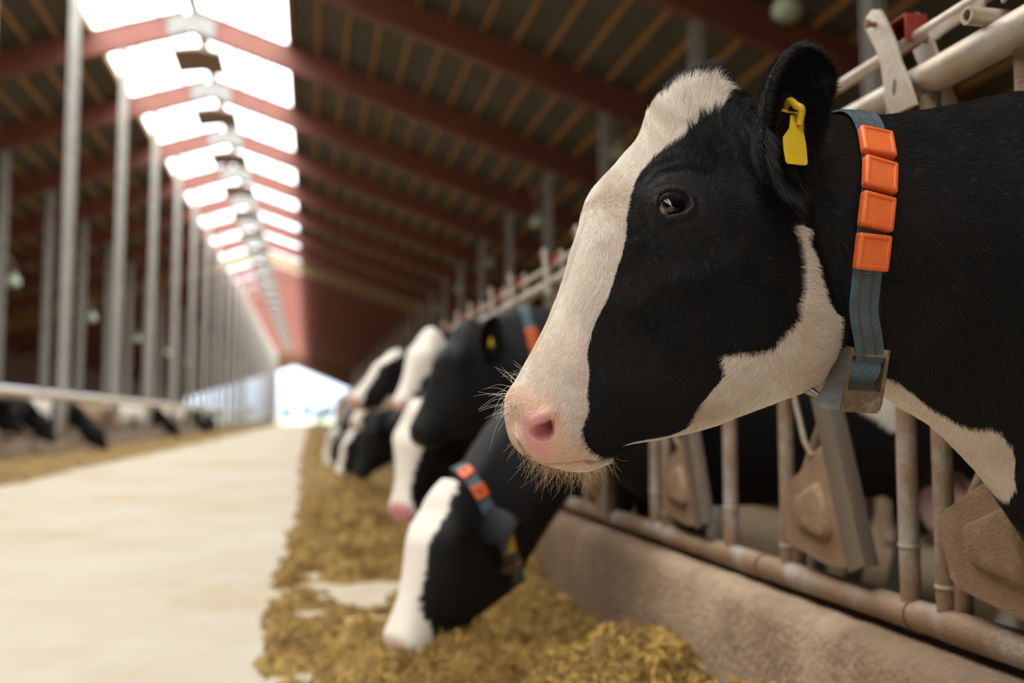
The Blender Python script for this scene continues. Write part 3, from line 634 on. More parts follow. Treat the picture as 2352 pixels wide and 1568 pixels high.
while ys[-1] < 150: ys.append(ys[-1]+max(.08, .012*ys[-1]))
feed('feed', -1, -4.86, -3.3, np.array(ys), .08, 'strip of golden feed along the left kerb')
# loose straw chips lying on the heaps
nC = 52000
cy_ = 1.5+(rng.random(nC)**1.7)*9.5; cx_ = -.5+1.52*rng.random(nC)
cz_ = feed_height(cx_, cy_, 1); ok = cz_ > .004
cx_, cy_, cz_ = cx_[ok], cy_[ok], cz_[ok]; nC = len(cx_)
ang = rng.random(nC)*6.283; pit = rng.normal(0, .5, nC); L = rng.uniform(.008, .028, nC); wd = rng.uniform(.0009, .0028, nC)
d = np.stack([np.cos(ang)*np.cos(pit), np.sin(ang)*np.cos(pit), np.sin(pit)], 1)
sd = np.stack([-np.sin(ang), np.cos(ang), rng.normal(0, .5, nC)], 1)
c = np.stack([cx_, cy_, cz_+.004], 1)
V = np.empty((nC, 6, 3)); bend = np.array([0, 0, 1.])*(L*.12)[:, None]
for q, (a, b) in enumerate(((-1, -1), (-1, 1), (0, -1), (0, 1), (1, -1), (1, 1))): V[:, q] = c+d*(L*a)[:, None]+sd*(wd*b)[:, None]+(bend if a == 0 else 0)
base = np.arange(nC)[:, None]*6
F = np.concatenate([base+np.array([[0, 1, 3, 2]]), base+np.array([[2, 3, 5, 4]])], 0)
me = bpy.data.meshes.new('straw_chips'); me.vertices.add(nC*6); me.vertices.foreach_set('co', V.reshape(-1))
me.loops.add(F.size); me.loops.foreach_set('vertex_index', F.reshape(-1).astype(np.int32)); me.polygons.add(len(F)); me.polygons.foreach_set('loop_start', np.arange(0, F.size, 4, dtype=np.int32)); me.update(calc_edges=True)
o = link('straw_chips', me, M['chips'], fr); o['kind'] = 'stuff'
# ================================================================ cows
NHS = len(HEAD_STATIONS)
HEAD = np.array(HEAD_STATIONS)
POLL0 = np.array(HEAD[15, :2])
def inside(poly, s, q):
    p = np.asarray(poly); n = len(p); r = np.zeros(len(s), bool); j = n-1
    for i in range(n):
        yi, yj, xi, xj = p[i, 1], p[j, 1], p[i, 0], p[j, 0]
        with np.errstate(divide='ignore', invalid='ignore'):
            r ^= ((yi > q) != (yj > q)) & (s < (xj-xi)*(q-yi)/(yj-yi)+xi)
        j = i
    return r
CL = COAT_LINES
bl = list(CL['blaze'])
POLY = {
 'blaze': bl+[(bl[-1][0], 1.15), (-1, 1.15), (-1, -.3), (bl[0][0], -.3)],
 'tuft': [(CL['tuft'][0][0], -.3)]+list(CL['tuft'])+[(CL['tuft'][-1][0], -.3)],
 'cheek': list(CL['cheek'])+[(CL['cheek'][-1][0]+.3, 1.15), (CL['cheek_low'][-1][0]-1.0, 1.15)]+list(CL['cheek_low'])[::-1],
 'muzzle': list(CL['muzzle'])+[(CL['muzzle'][-1][0], 1.15), (-1, 1.15), (-1, -.3), (CL['muzzle'][0][0], -.3)],
 'pink': list(CL['pink']),
}
BLACK = np.array([.0065, .006, .0062]); WHITE = np.array([.83, .755, .655]); PEACH = np.array([.78, .53, .38]); PINK = np.array([.66, .30, .29])
def coat_class(style, s, q, P):
    """0 black 1 white 2 peach muzzle 3 pink nose"""
    c = np.zeros(len(s), int); qa = np.abs(q)
    if style == 'hero':
        w = inside(POLY['blaze'], s, qa) | inside(POLY['cheek'], s, qa)
        c[w] = 1; c[(qa < .05+.13*sstep(13.3, 15.2, s)) & (s > 13.2) & (s < 17)] = 0
        c[w & inside(POLY['muzzle'], s, qa)] = 2; c[inside(POLY['pink'], s, qa)] = 3
    elif style == 'blaze':          # second cow: blaze, whole muzzle and chin white
        w = inside(POLY['blaze'], s, qa*np.where(s > 6, 1.45, 1.1)); c[w] = 1; c[(s < 5.3+1.5*qa) | ((qa > .90) & (s < 14))] = 1
        c[(s < 2.5) & (qa > .25)] = 2
    elif style == 'black':
        c[(s < 1.2)] = 0
    elif style == 'white':
        c[(s < 15.5) & (qa < .46+.05*np.sin(s*2))] = 1; c[s < 5.5] = 1; c[(s < 3) & (qa > .2)] = 3; c[(s < 7) & (s > 4) & (qa > .6)] = 1
    elif style == 'narrow':
        c[(s < 15) & (qa < .27)] = 1; c[s < 4] = 1; c[(s < 2.6)] = 3
    if P is not None:
        big = fbm(P[:, 0]*1.7+P[:, 1]*.9+{'hero': 3.1, 'blaze': 4.2, 'black': 7.7, 'white': 1.3, 'narrow': 9.1, 'cream': 2.}.get(style, 0), P[:, 2]*1.9+P[:, 1]*.7, 31, 3)
        body = s > 17.5
        if style == 'cream': c[:] = 4
        elif style in ('hero',): c[body & (s > NHS) & ((big > .6) | (P[:, 2] < .42))] = 1
        else: c[(P[:, 0] < -.25) & ((big > .56) | (P[:, 2] < .36))] = 1
    return c
CLS = np.array([BLACK, WHITE, PEACH, PINK, (.40, .285, .19)])
def displace_hero(G, S):
    """muscle, eye socket, nostril, creases: local offsets along the normal on the left half, mirrored to the right"""
    N = grid_normals(G); nt = G.shape[1]; h = nt//2+1
    g = G[:, :h].reshape(-1, 3); nn = N[:, :h].reshape(-1, 3); D = np.zeros(len(g)); Ft = {k: np.array(v) for k, v in FEATURES.items()}
    def bump(c, r, amt): 
        nonlocal D
        D = D+amt*np.exp(-(((g-c)/np.array(r))**2).sum(1))
    def seg_d(P, closed=False):
        best = np.full(len(g), 9.); n = len(P)
        for i in range(n if closed else n-1):
            a, b = P[i], P[(i+1) % n]; ab = b-a; t = np.clip(((g-a)@ab)/(ab@ab), 0, 1)
            best = np.minimum(best, np.linalg.norm(g-a-t[:, None]*ab, axis=1))
        return best
    def crease(k, w, d, p=2.):
        nonlocal D
        D = D-d*np.exp(-(seg_d(Ft[k])/w)**p)
    def pit(k, depth, soft, edge=0.):
        nonlocal D
        P = Ft[k]; c = P.mean(0); u, s_, vt = np.linalg.svd(P-c); e = vt[:2]
        p2 = (P-c)@e.T; g2 = (g-c)@e.T; near = np.linalg.norm(g-c, axis=1) < .08
        ins = inside(p2, g2[:, 0], g2[:, 1]) & near; sd = seg_d(P, True); sd = np.where(ins, sd, -sd)
        D = D-np.where(near, depth*sstep(-soft*.25, soft, sd), 0)
        if edge: D = D+np.where(near, edge*np.exp(-((sd+.004)/.006)**2), 0)
        return sd, near
    bump(Ft['orbit'][0], (.045, .09, .042), .012)
    bump(Ft['temple'][0], (.045, .09, .035), -.010)
    bump(Ft['mass'][0], (.085, .1, .10), .010)
    bump(Ft['nbone'][0], (.05, .1, .04), -.006)
    crease('jaw', .022, .012); crease('crest', .022, -.005); crease('nasal', .02, -.004)
    crease('wr1', .0045, .0045); crease('wr2', .0045, .004); crease('wr3', .004, .003); crease('wr4', .006, .003)
    crease('brow', .006, .0035); crease('browout', .005, .0025); crease('mouth', .0028, .0055)
    P_ = Ft['fold']; amp = np.array([.001, .006, .0085, .007]); best = np.zeros(len(g))
    for i in range(3):
        a, b = P_[i], P_[i+1]; ab = b-a; t = np.clip(((g-a)@ab)/(ab@ab), 0, 1); dd = np.linalg.norm(g-a-t[:, None]*ab, axis=1)
        best = np.maximum(best, (amp[i]*(1-t)+amp[i+1]*t)*np.exp(-(dd/.0085)**2.4))
    FOLD = best
    pit('pit', .040, .0065)
    sd, near = pit('eye', .011, .003)
    D = D+np.where(near, .002*np.exp(-((sd+.003)/.004)**2), 0)
    D = D-.0012*np.exp(-((sd+.0115)/.003)**2)*near
    D = D+.0012*(fbm(g[:, 0]*38, g[:, 2]*38+g[:, 1]*20, 77, 3)-.5)*(S.repeat(h) > 4)
    D0 = D.copy(); D = D+FOLD
    def shape(D): return (g+nn*D[:, None]).reshape(G.shape[0], h, 3)
    out = (g+nn*D[:, None]).reshape(G.shape[0], h, 3); out[:, 0] = G[:, 0]+N[:, 0]*(D.reshape(-1, h)[:, 0:1]); out[:, -1] = G[:, h-1]+N[:, h-1]*(D.reshape(-1, h)[:, -1:])
    out[:, 0, 1] = 0; out[:, -1, 1] = 0
    R = G.copy(); R[:, :h] = out; o2 = shape(D0-.2*FOLD); mir = o2[:, 1:h-1][:, ::-1].copy(); mir[..., 1] *= -1; R[:, h:] = mir
    return R
def leg_tubes(sgn):
    front = [((-.10, .17*sgn, .92), .115), ((-.16, .17*sgn, .72), .088), ((-.15, .16*sgn, .50), .055), ((-.14, .155*sgn, .42), .055), ((-.145, .155*sgn, .30), .036), ((-.15, .155*sgn, .15), .038), ((-.13, .155*sgn, .08), .042), ((-.10, .155*sgn, .02), .058), ((-.10, .155*sgn, 0), .06)]
    hind = [((-1.42, .17*sgn, 1.0), .17), ((-1.34, .19*sgn, .80), .13), ((-1.42, .17*sgn, .64), .085), ((-1.58, .155*sgn, .50), .054), ((-1.57, .155*sgn, .42), .046), ((-1.53, .155*sgn, .26), .037), ((-1.50, .155*sgn, .13), .042), ((-1.47, .155*sgn, .06), .048), ((-1.44, .155*sgn, .02), .06), ((-1.44, .155*sgn, 0), .062)]
    return front, hind
def body_extra():
    mb = MB()
    for sg in (1, -1):
        for leg in leg_tubes(sg): mb.tube([p for p, r in leg], [r for p, r in leg], 12)
    mb.tube([(-1.22, 0, .66), (-1.26, 0, .52), (-1.36, 0, .50), (-1.45, 0, .62)], [.10, .15, .15, .08], 12)     # udder
    mb.tube([(-1.64, 0, 1.28), (-1.74, 0, 1.22), (-1.78, .02, .95), (-1.77, .03, .6), (-1.77, .03, .42), (-1.77, .03, .28)], [.035, .03, .02, .016, .032, .01], 8)
    return mb
def grid_mesh(name, G, attr=None):
    ns, nt_ = G.shape[:2]; V = G.reshape(-1, 3)
    i = np.arange(ns-1).repeat(nt_); j = np.tile(np.arange(nt_), ns-1); j2 = (j+1) % nt_
    F = np.stack([i*nt_+j, (i+1)*nt_+j, (i+1)*nt_+j2, i*nt_+j2], 1)
    nv = len(V); me = bpy.data.meshes.new(name); 
    V2 = np.concatenate([V, G[:1].mean(1), G[-1:].mean(1)]); 
    me.vertices.add(nv+2); me.vertices.foreach_set('co', V2.reshape(-1))
    j = np.arange(nt_); j2 = (j+1) % nt_
    T = np.concatenate([np.stack([np.full(nt_, nv), j, j2], 1), np.stack([np.full(nt_, nv+1), (ns-1)*nt_+j2, (ns-1)*nt_+j], 1)])
    idx = np.concatenate([F.reshape(-1), T.reshape(-1)]).astype(np.int32)
    me.loops.add(len(idx)); me.loops.foreach_set('vertex_index', idx)
    st = np.concatenate([np.arange(0, F.size, 4), F.size+np.arange(0, T.size, 3)]).astype(np.int32)
    me.polygons.add(len(st)); me.polygons.foreach_set('loop_start', st); me.update(calc_edges=True); me.validate()
    return me
def set_coat(me, col):
    a = me.attributes.new('coat', 'FLOAT_COLOR', 'POINT'); a.data.foreach_set('color', np.concatenate([col, np.ones((len(col), 1))], 1).reshape(-1).astype(np.float32))
def smooth(me): me.polygons.foreach_set('use_smooth', np.ones(len(me.polygons), bool))
def ear_arrays(nr=14, na=72):
    """a cupped ear in head space (a, lateral, z), front sheet then back sheet"""
    o = np.array(EAR_OUTLINE); n = len(o); x = np.linspace(0, n, na, endpoint=False); i = np.floor(x).astype(int); t = (x-i)[:, None]
    p0, p1, p2, p3 = o[(i-1) % n], o[i % n], o[(i+1) % n], o[(i+2) % n]
    O2 = .5*(2*p1+(p2-p0)*t+(2*p0-5*p1+4*p2-p3)*t**2+(3*p1-p0-3*p2+p3)*t**3)
    c = o.mean(0)+np.array([-.004, -.012]); zlo, zhi = o[:, 1].min(), o[:, 1].max(); v = (O2[:, 1]-zlo)/(zhi-zlo); amid = o[:, 0].mean()
    rim = .128+.045*np.clip(v*1.4, 0, 1)-.02*sstep(.75, 1, v)+np.where(O2[:, 0] > amid, .012, -.004)
    R = []
    for r in np.linspace(1, .06, nr):
        d = .058*(1-r**1.7); R.append(np.stack([c[0]+(O2[:, 0]-c[0])*r, rim*r+(.15)*(1-r)-d, c[1]+(O2[:, 1]-c[1])*r], 1))
    B = []
    for r in np.linspace(1, .06, nr):
        d = .016*np.sqrt(max(0, 1-r**2))+.066*(1-r**1.8); g = 1+.05*math.sin(math.pi*min(1, (1-r)*2.2)); B.append(np.stack([c[0]+(O2[:, 0]-c[0])*r*g, rim*r+.145*(1-r)-d-.004, c[1]+(O2[:, 1]-c[1])*r*g], 1))
    return np.array(R), np.array(B)
def ear_mesh(xf, sgn=1, nr=14, na=72, coat=BLACK, droop=0.):
    R, B = ear_arrays(nr, na); P = np.concatenate([B[::-1], R], 0); P = P.copy()
    if droop:      # swing the ear outwards and down about its root
        y0, z0 = .10, 1.195; dy, dz = P[..., 1]-y0, P[..., 2]-z0; P[..., 1] = y0+dy*math.cos(droop)+dz*math.sin(droop); P[..., 2] = z0-dy*math.sin(droop)+dz*math.cos(droop)
    P[..., 1] *= sgn
    me = grid_mesh('ear', xf(P.reshape(-1, 3)).reshape(P.shape)); col = np.tile(coat*.8, (len(me.vertices), 1)); 
    k = nr*na; rr = np.linspace(1, 0, nr).repeat(na); col[k:k+nr*na] = coat*1.1*rr[:, None]+np.array([.016, .0075, .006])*(1-rr[:, None]); set_coat(me, col); smooth(me); return me
def eyeball(xf, sgn=1, seg=40, dark=False):
    c = np.array(FEATURES['eyec'][0]); c = c+np.array([-.002, -.0168, .0]); bm = bmesh.new(); bmesh.ops.create_uvsphere(bm, u_segments=seg, v_segments=seg//2, radius=1)
    P = np.array([v.co[:] for v in bm.verts]); ax = np.array([-.20, .96, .14]); ax /= np.linalg.norm(ax); dt = P@ax
    iris = np.array([.006, .005, .006]); scl = np.array([.52, .33, .27]) if not dark else np.array([.02, .015, .012]); pup = np.array([.002, .002, .003])
    w = sstep(.60, .66, dt)[:, None]; col = scl*(1-w)+iris*w; w = sstep(.80, .84, dt)[:, None]; col = col*(1-w)+pup*w
    Q = c+P*np.array([.0262, .0225, .0215])+ax*(.0016*np.clip(dt-.6, 0, 1)*2)[:, None]; Q[:, 1] *= sgn; Q = xf(Q)
    for v, q in zip(bm.verts, Q): v.co = q
    me = bpy.data.meshes.new('eyeball'); bm.to_mesh(me); bm.free(); set_coat(me, col); smooth(me); return me
def make_cow(label, xy, turn, poll=None, pitch=0., head_yaw=0., style='black', hero=False, voxel=.02, group=None, ears=True, scale=1., tail_side=0, droop=0.):
    """heading: local +x (a) towards the feed; the cow is built in a local frame with z up and lateral +y to its left"""
    root = empty('cow', (xy[0], xy[1], 0), math.pi+turn); root.scale = (scale,)*3
    H = HEAD.copy()
    poll = np.array(poll) if poll is not None else POLL0
    ca, sa = math.cos(pitch), math.sin(pitch)
    def rot2(p): d = p-POLL0; return np.stack([d[..., 0]*ca+d[..., 1]*sa, -d[..., 0]*sa+d[..., 1]*ca], -1)+poll
    moved = hero is False
    if moved:
        Hh = H[:17].copy(); Hh[11:17, 4] *= 1.55; Hh[11:17, 5] *= 1.35; Hh[:, :2] = rot2(Hh[:, :2]); Hh[:, 2:4] = rot2(Hh[:, 2:4])
        b0 = np.array(BODY[0]); last = Hh[16]; nk = []
        for f in (.22, .46, .7, .88):
            r = last*(1-f)+b0*f; r[1] += .035*math.sin(math.pi*f); r[3] += .02*math.sin(math.pi*f); nk.append(r)
        ST = np.concatenate([Hh, np.array(nk), np.array(BODY)])
    else: ST = np.concatenate([H, np.array(BODY)])
    px = poll[0]-.02 if moved else 0
    def bend(P):
        P = np.array(P, float)
        if head_yaw:
            w = sstep(px-.55, px+.02, P[:, 0])*head_yaw; piv = px-.22; d = P[:, 0]-piv
            P = np.stack([piv+d*np.cos(w)-P[:, 1]*np.sin(w), d*np.sin(w)+P[:, 1]*np.cos(w), P[:, 2]], 1)
        return P
    def xf(P):
        P = np.array(P, float)
        if moved: q = rot2(P[:, [0, 2]]); P = np.stack([q[:, 0], P[:, 1], q[:, 1]], 1)
        return bend(P)
    if hero:
        s = seg_samples(ST, .0026, .03, 23); nt_ = 384
    else:
        s = seg_samples(ST, max(.012, voxel*.8), .05, 18); nt_ = 64 if voxel > .015 else 96
    G = loft(ST, s, nt_)
    if hero: G = displace_hero(G, s)
    q = np.arange(nt_)/nt_*2; q = np.where(q > 1, q-2, q)
    Sg = s.repeat(nt_); Qg = np.tile(q, len(s)); Gl = G.reshape(-1, 3)
    if not hero:
        # simple eye sockets before the body is closed into one surface
        pass
    cls = coat_class(style, Sg, Qg, Gl)
    Gw = bend(Gl).reshape(G.shape)
    if hero:
        me = grid_mesh('body', Gw); ex = body_extra().mesh('legs')
        skin = np.array([[.0075, .0068, .0068], [.60, .47, .385], [.66, .42, .32], PINK])[cls]
        jig = .9+.2*fbm(Gl[:, 0]*60, Gl[:, 2]*60, 4, 3)[:, None]; skin = skin*jig; dt_ = (sstep(.80, .97, np.abs(Qg))*sstep(1.0, 1.6, Sg)*(1-sstep(2.6, 3.6, Sg))*sstep(.46, .62, fbm(Gl[:, 0]*130, Gl[:, 2]*130+Gl[:, 1]*90, 15, 3)))[:, None]; skin = skin*(1-dt_)+np.array([.13, .08, .04])*dt_
        sk = skin.reshape(G.shape); m_ = ((s < 6)[:, None] & (cls.reshape(G.shape[:2]) != 0))[..., None]; sk0 = sk.copy(); wk_ = (cls.reshape(G.shape[:2]) != 0)[..., None].astype(float)
        for _ in range(14):
            b_ = sk*wk_; c_ = wk_.copy(); b2, c2_ = b_.copy(), c_.copy(); b2[1:-1] = b_[2:]+b_[:-2]+2*b_[1:-1]; c2_[1:-1] = c_[2:]+c_[:-2]+2*c_[1:-1]
            b2 = np.roll(b2, 1, 1)+np.roll(b2, -1, 1)+2*b2; c2_ = np.roll(c2_, 1, 1)+np.roll(c2_, -1, 1)+2*c2_; sk = np.where(m_, b2/np.maximum(c2_, 1e-6), sk0)
        skin = sk.reshape(-1, 3); skin = np.concatenate([skin, skin[:1], skin[-1:]]); set_coat(me, skin)
        set_coat(ex, np.tile(BLACK, (len(ex.vertices), 1)))
        bm = bmesh.new(); bm.from_mesh(me); bm.from_mesh(ex); bm.to_mesh(me); bm.free()
    else:
        me0 = grid_mesh('body', Gw); ex = body_extra().mesh('legs'); bm = bmesh.new(); bm.from_mesh(me0); bm.from_mesh(ex); bm.to_mesh(me0); bm.free()
        ob = bpy.data.objects.new('tmp', me0); COL.objects.link(ob); md = ob.modifiers.new('r', 'REMESH'); md.mode = 'VOXEL'; md.voxel_size = voxel
        ms = ob.modifiers.new('s', 'SMOOTH'); ms.iterations = 4; ms.factor = .5
        dg = bpy.context.evaluated_depsgraph_get(); me = bpy.data.meshes.new_from_object(ob.evaluated_get(dg)); bpy.data.objects.remove(ob); me.name = 'body'
        nv = len(me.vertices); co = np.empty(nv*3); me.vertices.foreach_get('co', co); co = co.reshape(-1, 3)
        kd = KDTree(len(Gw.reshape(-1, 3)))
        Gf = Gw.reshape(-1, 3)
        for i_, p in enumerate(Gf): kd.insert(p, i_)
        kd.balance(); near = np.array([kd.find(p)[1] for p in co])
        cc = coat_class(style, Sg[near], Qg[near], co); col = CLS[cc]
        col = np.where((co[:, 2] < .05)[:, None], np.array([.06, .05, .04]), col)
        mud = ((1-sstep(.12, .62, co[:, 2]))*.8*(co[:, 0] < .06))[:, None]; col = col*(1-mud)+np.array([.13, .08, .045])*mud
        ud = (np.hypot(co[:, 0]+1.33, co[:, 2]-.55) < .17) & (np.abs(co[:, 1]) < .15) & (co[:, 2] < .62); col[ud] = (.66, .42, .34)
        for a in list(me.attributes):
            if a.name == 'coat': me.attributes.remove(a)
        set_coat(me, col)
    smooth(me); body = link('body', me, M['coat'], root)
    for sg in (1, -1):
        link('ear', ear_mesh(xf, sg, *((16, 90) if hero else (7, 28)), coat=BLACK if style != 'cream' else WHITE*.8, droop=droop), M['coat'], root)
        link('eye', eyeball(xf, sg, 48 if hero else 14, not hero), M['eye'], root)
    if not hero:   # nostrils as dark recessed discs on the muzzle
        for sg in (1, -1):
            c = np.array(FEATURES['pit']).mean(0); c[1] = (c[1]+.003)*sg; u = np.linspace(0, 2*math.pi, 12, endpoint=False)
            P = np.array([c+np.array([-.006*math.cos(t), .004*sg*math.sin(t), .0]) +np.array([.012*math.cos(t)*-.6, .005*sg, .016*math.sin(t)]) for t in u]); P = xf(np.concatenate([P, [c+np.array([0, -.012*sg, 0])]]))
            mb = MB(); mb.add(P, [(i, (i+1) % 12, 12) for i in range(12)]); link('nostril', mb.mesh('nostril'), M['digit'], root)
    tag(root, label, 'cow', group)
    return root, G, s, xf, Gw, ST
def loop_at(G, cpt, m, j_count, smin, smax, off=0.):
    """closed loop where the animal surface meets the plane (P-cpt).m = off; returns points and outward normals"""
    N = grid_normals(G); pts = []; nor = []
    f = G[..., 0]-np.interp(G[..., 2], cpt[1], cpt[0])-off if isinstance(cpt, tuple) else (G-cpt)@m-off
    for j in range(G.shape[1]):
        col = f[smin:smax, j]; k = np.where(np.sign(col[:-1]) != np.sign(col[1:]))[0]
        k = k[0] if len(k) else int(np.argmin(np.abs(col[:-1])))
        t = col[k]/(col[k]-col[k+1]+1e-12); t = min(max(t, 0), 1); i = smin+k
        pts.append(G[i, j]*(1-t)+G[i+1, j]*t); nor.append(N[i, j])
    pts = np.array(pts); nor = np.array(nor); nor = nor-np.outer(nor@m, m)*.6
    for _ in range(6): pts = (np.roll(pts, 1, 0)+2*pts+np.roll(pts, -1, 0))/4 if False else pts
    # even spacing
    d = np.linalg.norm(np.roll(pts, -1, 0)-pts, axis=1); L = np.concatenate([[0], np.cumsum(d)]); x = np.linspace(0, L[-1], j_count, endpoint=False)
    P2 = np.concatenate([pts, pts[:1]]); N2 = np.concatenate([nor, nor[:1]])
    P = np.stack([np.interp(x, L, P2[:, k]) for k in range(3)], 1); Nn = np.stack([np.interp(x, L, N2[:, k]) for k in range(3)], 1)
    for _ in range(8): Nn = (np.roll(Nn, 1, 0)+2*Nn+np.roll(Nn, -1, 0))/4
    return P, Nn/np.linalg.norm(Nn, axis=1, keepdims=True)
def ribbon(P, m, Nn, half, lift, th, rows, mat_, name, parent, sub=None):
    """a flat band round loop P; rows = number of strips across its width"""
    n = len(P); V = []; offs = np.linspace(-half, half, rows+1)
    for o in offs: V.append(P+m*o+Nn*lift)
    for o in offs[::-1]: V.append(P+m*o+Nn*(lift+th))
    V = np.concatenate(V).tolist(); R = 2*(rows+1); F = []
    for r in range(R):
        r2 = (r+1) % R
        F += [(r*n+j, r*n+(j+1) % n, r2*n+(j+1) % n, r2*n+j) for j in range(n)]
    mb = MB(); mb.add(V, F); return mb.build(name, mat_, parent, smooth=True)
def rounded_block(w, h, d, r=.004, inset=.006, rise=.0016):
    """plastic collar number: a pillow block with a raised border on its face (x across, y along, z out)"""
    bm = bmesh.new(); bmesh.ops.create_cube(bm, size=1); bmesh.ops.scale(bm, vec=(w, h, d), verts=bm.verts); bmesh.ops.translate(bm, vec=(0, 0, d/2), verts=bm.verts)
    bmesh.ops.bevel(bm, geom=bm.edges[:], offset=r, segments=3, affect='EDGES', profile=.6)
    bm.faces.ensure_lookup_table(); top = max((f for f in bm.faces if f.normal.z > .99), key=lambda f: f.calc_area())
    q = bmesh.ops.inset_region(bm, faces=[top], thickness=inset*.35); 
    q = bmesh.ops.inset_region(bm, faces=[top], thickness=inset*.25, depth=-rise)
    me = bpy.data.meshes.new('number_tag'); bm.to_mesh(me); bm.free(); smooth(me); me.set_sharp_from_angle(angle=math.radians(50)); return me
def frame_matrix(p, x, y, z):
    return Matrix(((x[0], y[0], z[0], p[0]), (x[1], y[1], z[1], p[1]), (x[2], y[2], z[2], p[2]), (0, 0, 0, 1)))
def digit_mesh(txt, size):
    cu = bpy.data.curves.new('d', 'FONT'); cu.body = txt; cu.size = size; cu.extrude = .0006; cu.align_x = 'CENTER'; cu.align_y = 'CENTER'; cu.resolution_u = 3
    o = bpy.data.objects.new('d', cu); COL.objects.link(o); dg = bpy.context.evaluated_depsgraph_get(); me = bpy.data.meshes.new_from_object(o.evaluated_get(dg)); bpy.data.objects.remove(o); me.materials.clear(); me.materials.append(M['digit']); return me
def buckle(parent, Mx, s=1.):
    b = empty('buckle', parent=parent); b.matrix_local = Mx @ Matrix.Scale(s, 4)
    w, h, th = .052, .068, .003
    mb = MB()   # front plate with a window: four bars, top edge rolled back
    mb.box((0, .0300, .020), (w, .008, .003)); mb.box((-w/2+.0022, .010, .020), (.0044, .046, .003)); mb.box((w/2-.002, .010, .020), (.004, .046, .003))
    P = [(-w/2, -.013), (w/2, -.013), (w/2, -.028), (w/2-.004, -.034), (w/2-.010, -.037), (-w/2+.006, -.037), (-w/2, -.034)]
    mb.prism(P, .003, Matrix.Translation((0, 0, .020))); f = mb.build('buckle_face', M['buckle'], b, bevel=.0008)
    mb = MB()
    mb.box((w/2-.001, -.001, .010), (.002, .066, .020)); mb.box((0, .034, .011), (w, .002, .021)); mb.box((0, -.036, .012), (w*.9, .002, .016)); mb.build('buckle_side', M['buckle'], b, bevel=.0006)
    mb = MB()   # flared inner cheek plate sweeping out on the head side
    A = [(-w/2, .034, .021), (-w/2, .015, .021), (-w/2, -.008, .021), (-w/2, -.025, .021), (-w/2, -.036, .020)]
    B = [(-w/2-.002, .033, .002), (-w/2-.004, .012, .002), (-w/2-.010, -.010, .002), (-w/2-.019, -.026, .004), (-w/2-.017, -.036, .008)]
    V = A+B+[(x-.0016, y, z) for x, y, z in A]+[(x-.0016, y, z-.0008) for x, y, z in B]
    F = [(i, i+1, 6+i, 5+i) for i in range(4)]+[(10+i, 15+i, 16+i, 11+i) for i in range(4)]+[(i, 10+i, 11+i, i+1) for i in range(4)]+[(5+i, 6+i, 16+i, 15+i) for i in range(4)]+[(0, 5, 15, 10), (4, 14, 19, 9)]
    mb.add(V, F); mb.tube([(-w/2-.018, -.024, .002), (-w/2-.026, -.020, -.006), (-w/2-.034, -.015, -.010)], [.004, .006, .003], 10); o = mb.build('buckle_cheek', M['buckleclean'], b, smooth=True); o['label'] = 'bare bright metal cheek of the buckle'
    mb = MB(); mb.tube([(-w/2+.003, -.016, .012), (w/2-.003, -.016, .012)], .004, 12); mb.build('roller', M['hoof'], b, smooth=True)
    mb = MB(); mb.box((0, .004, .005), (w-.004, .050, .006)); mb.build('buckle_back', M['hoof'], b)
    mb = MB(); n = 14; V = []
    for k in range(9):
        V += [(x, .030-.036*(k/8), .0085+.008*math.sin(math.pi*k/8)) for x in (-.0205, .0205)]
    mb.add(V, [(2*k, 2*k+1, 2*k+3, 2*k+2) for k in range(8)]); mb.build('strap_fold', M['web'], b, smooth=True)
    return b
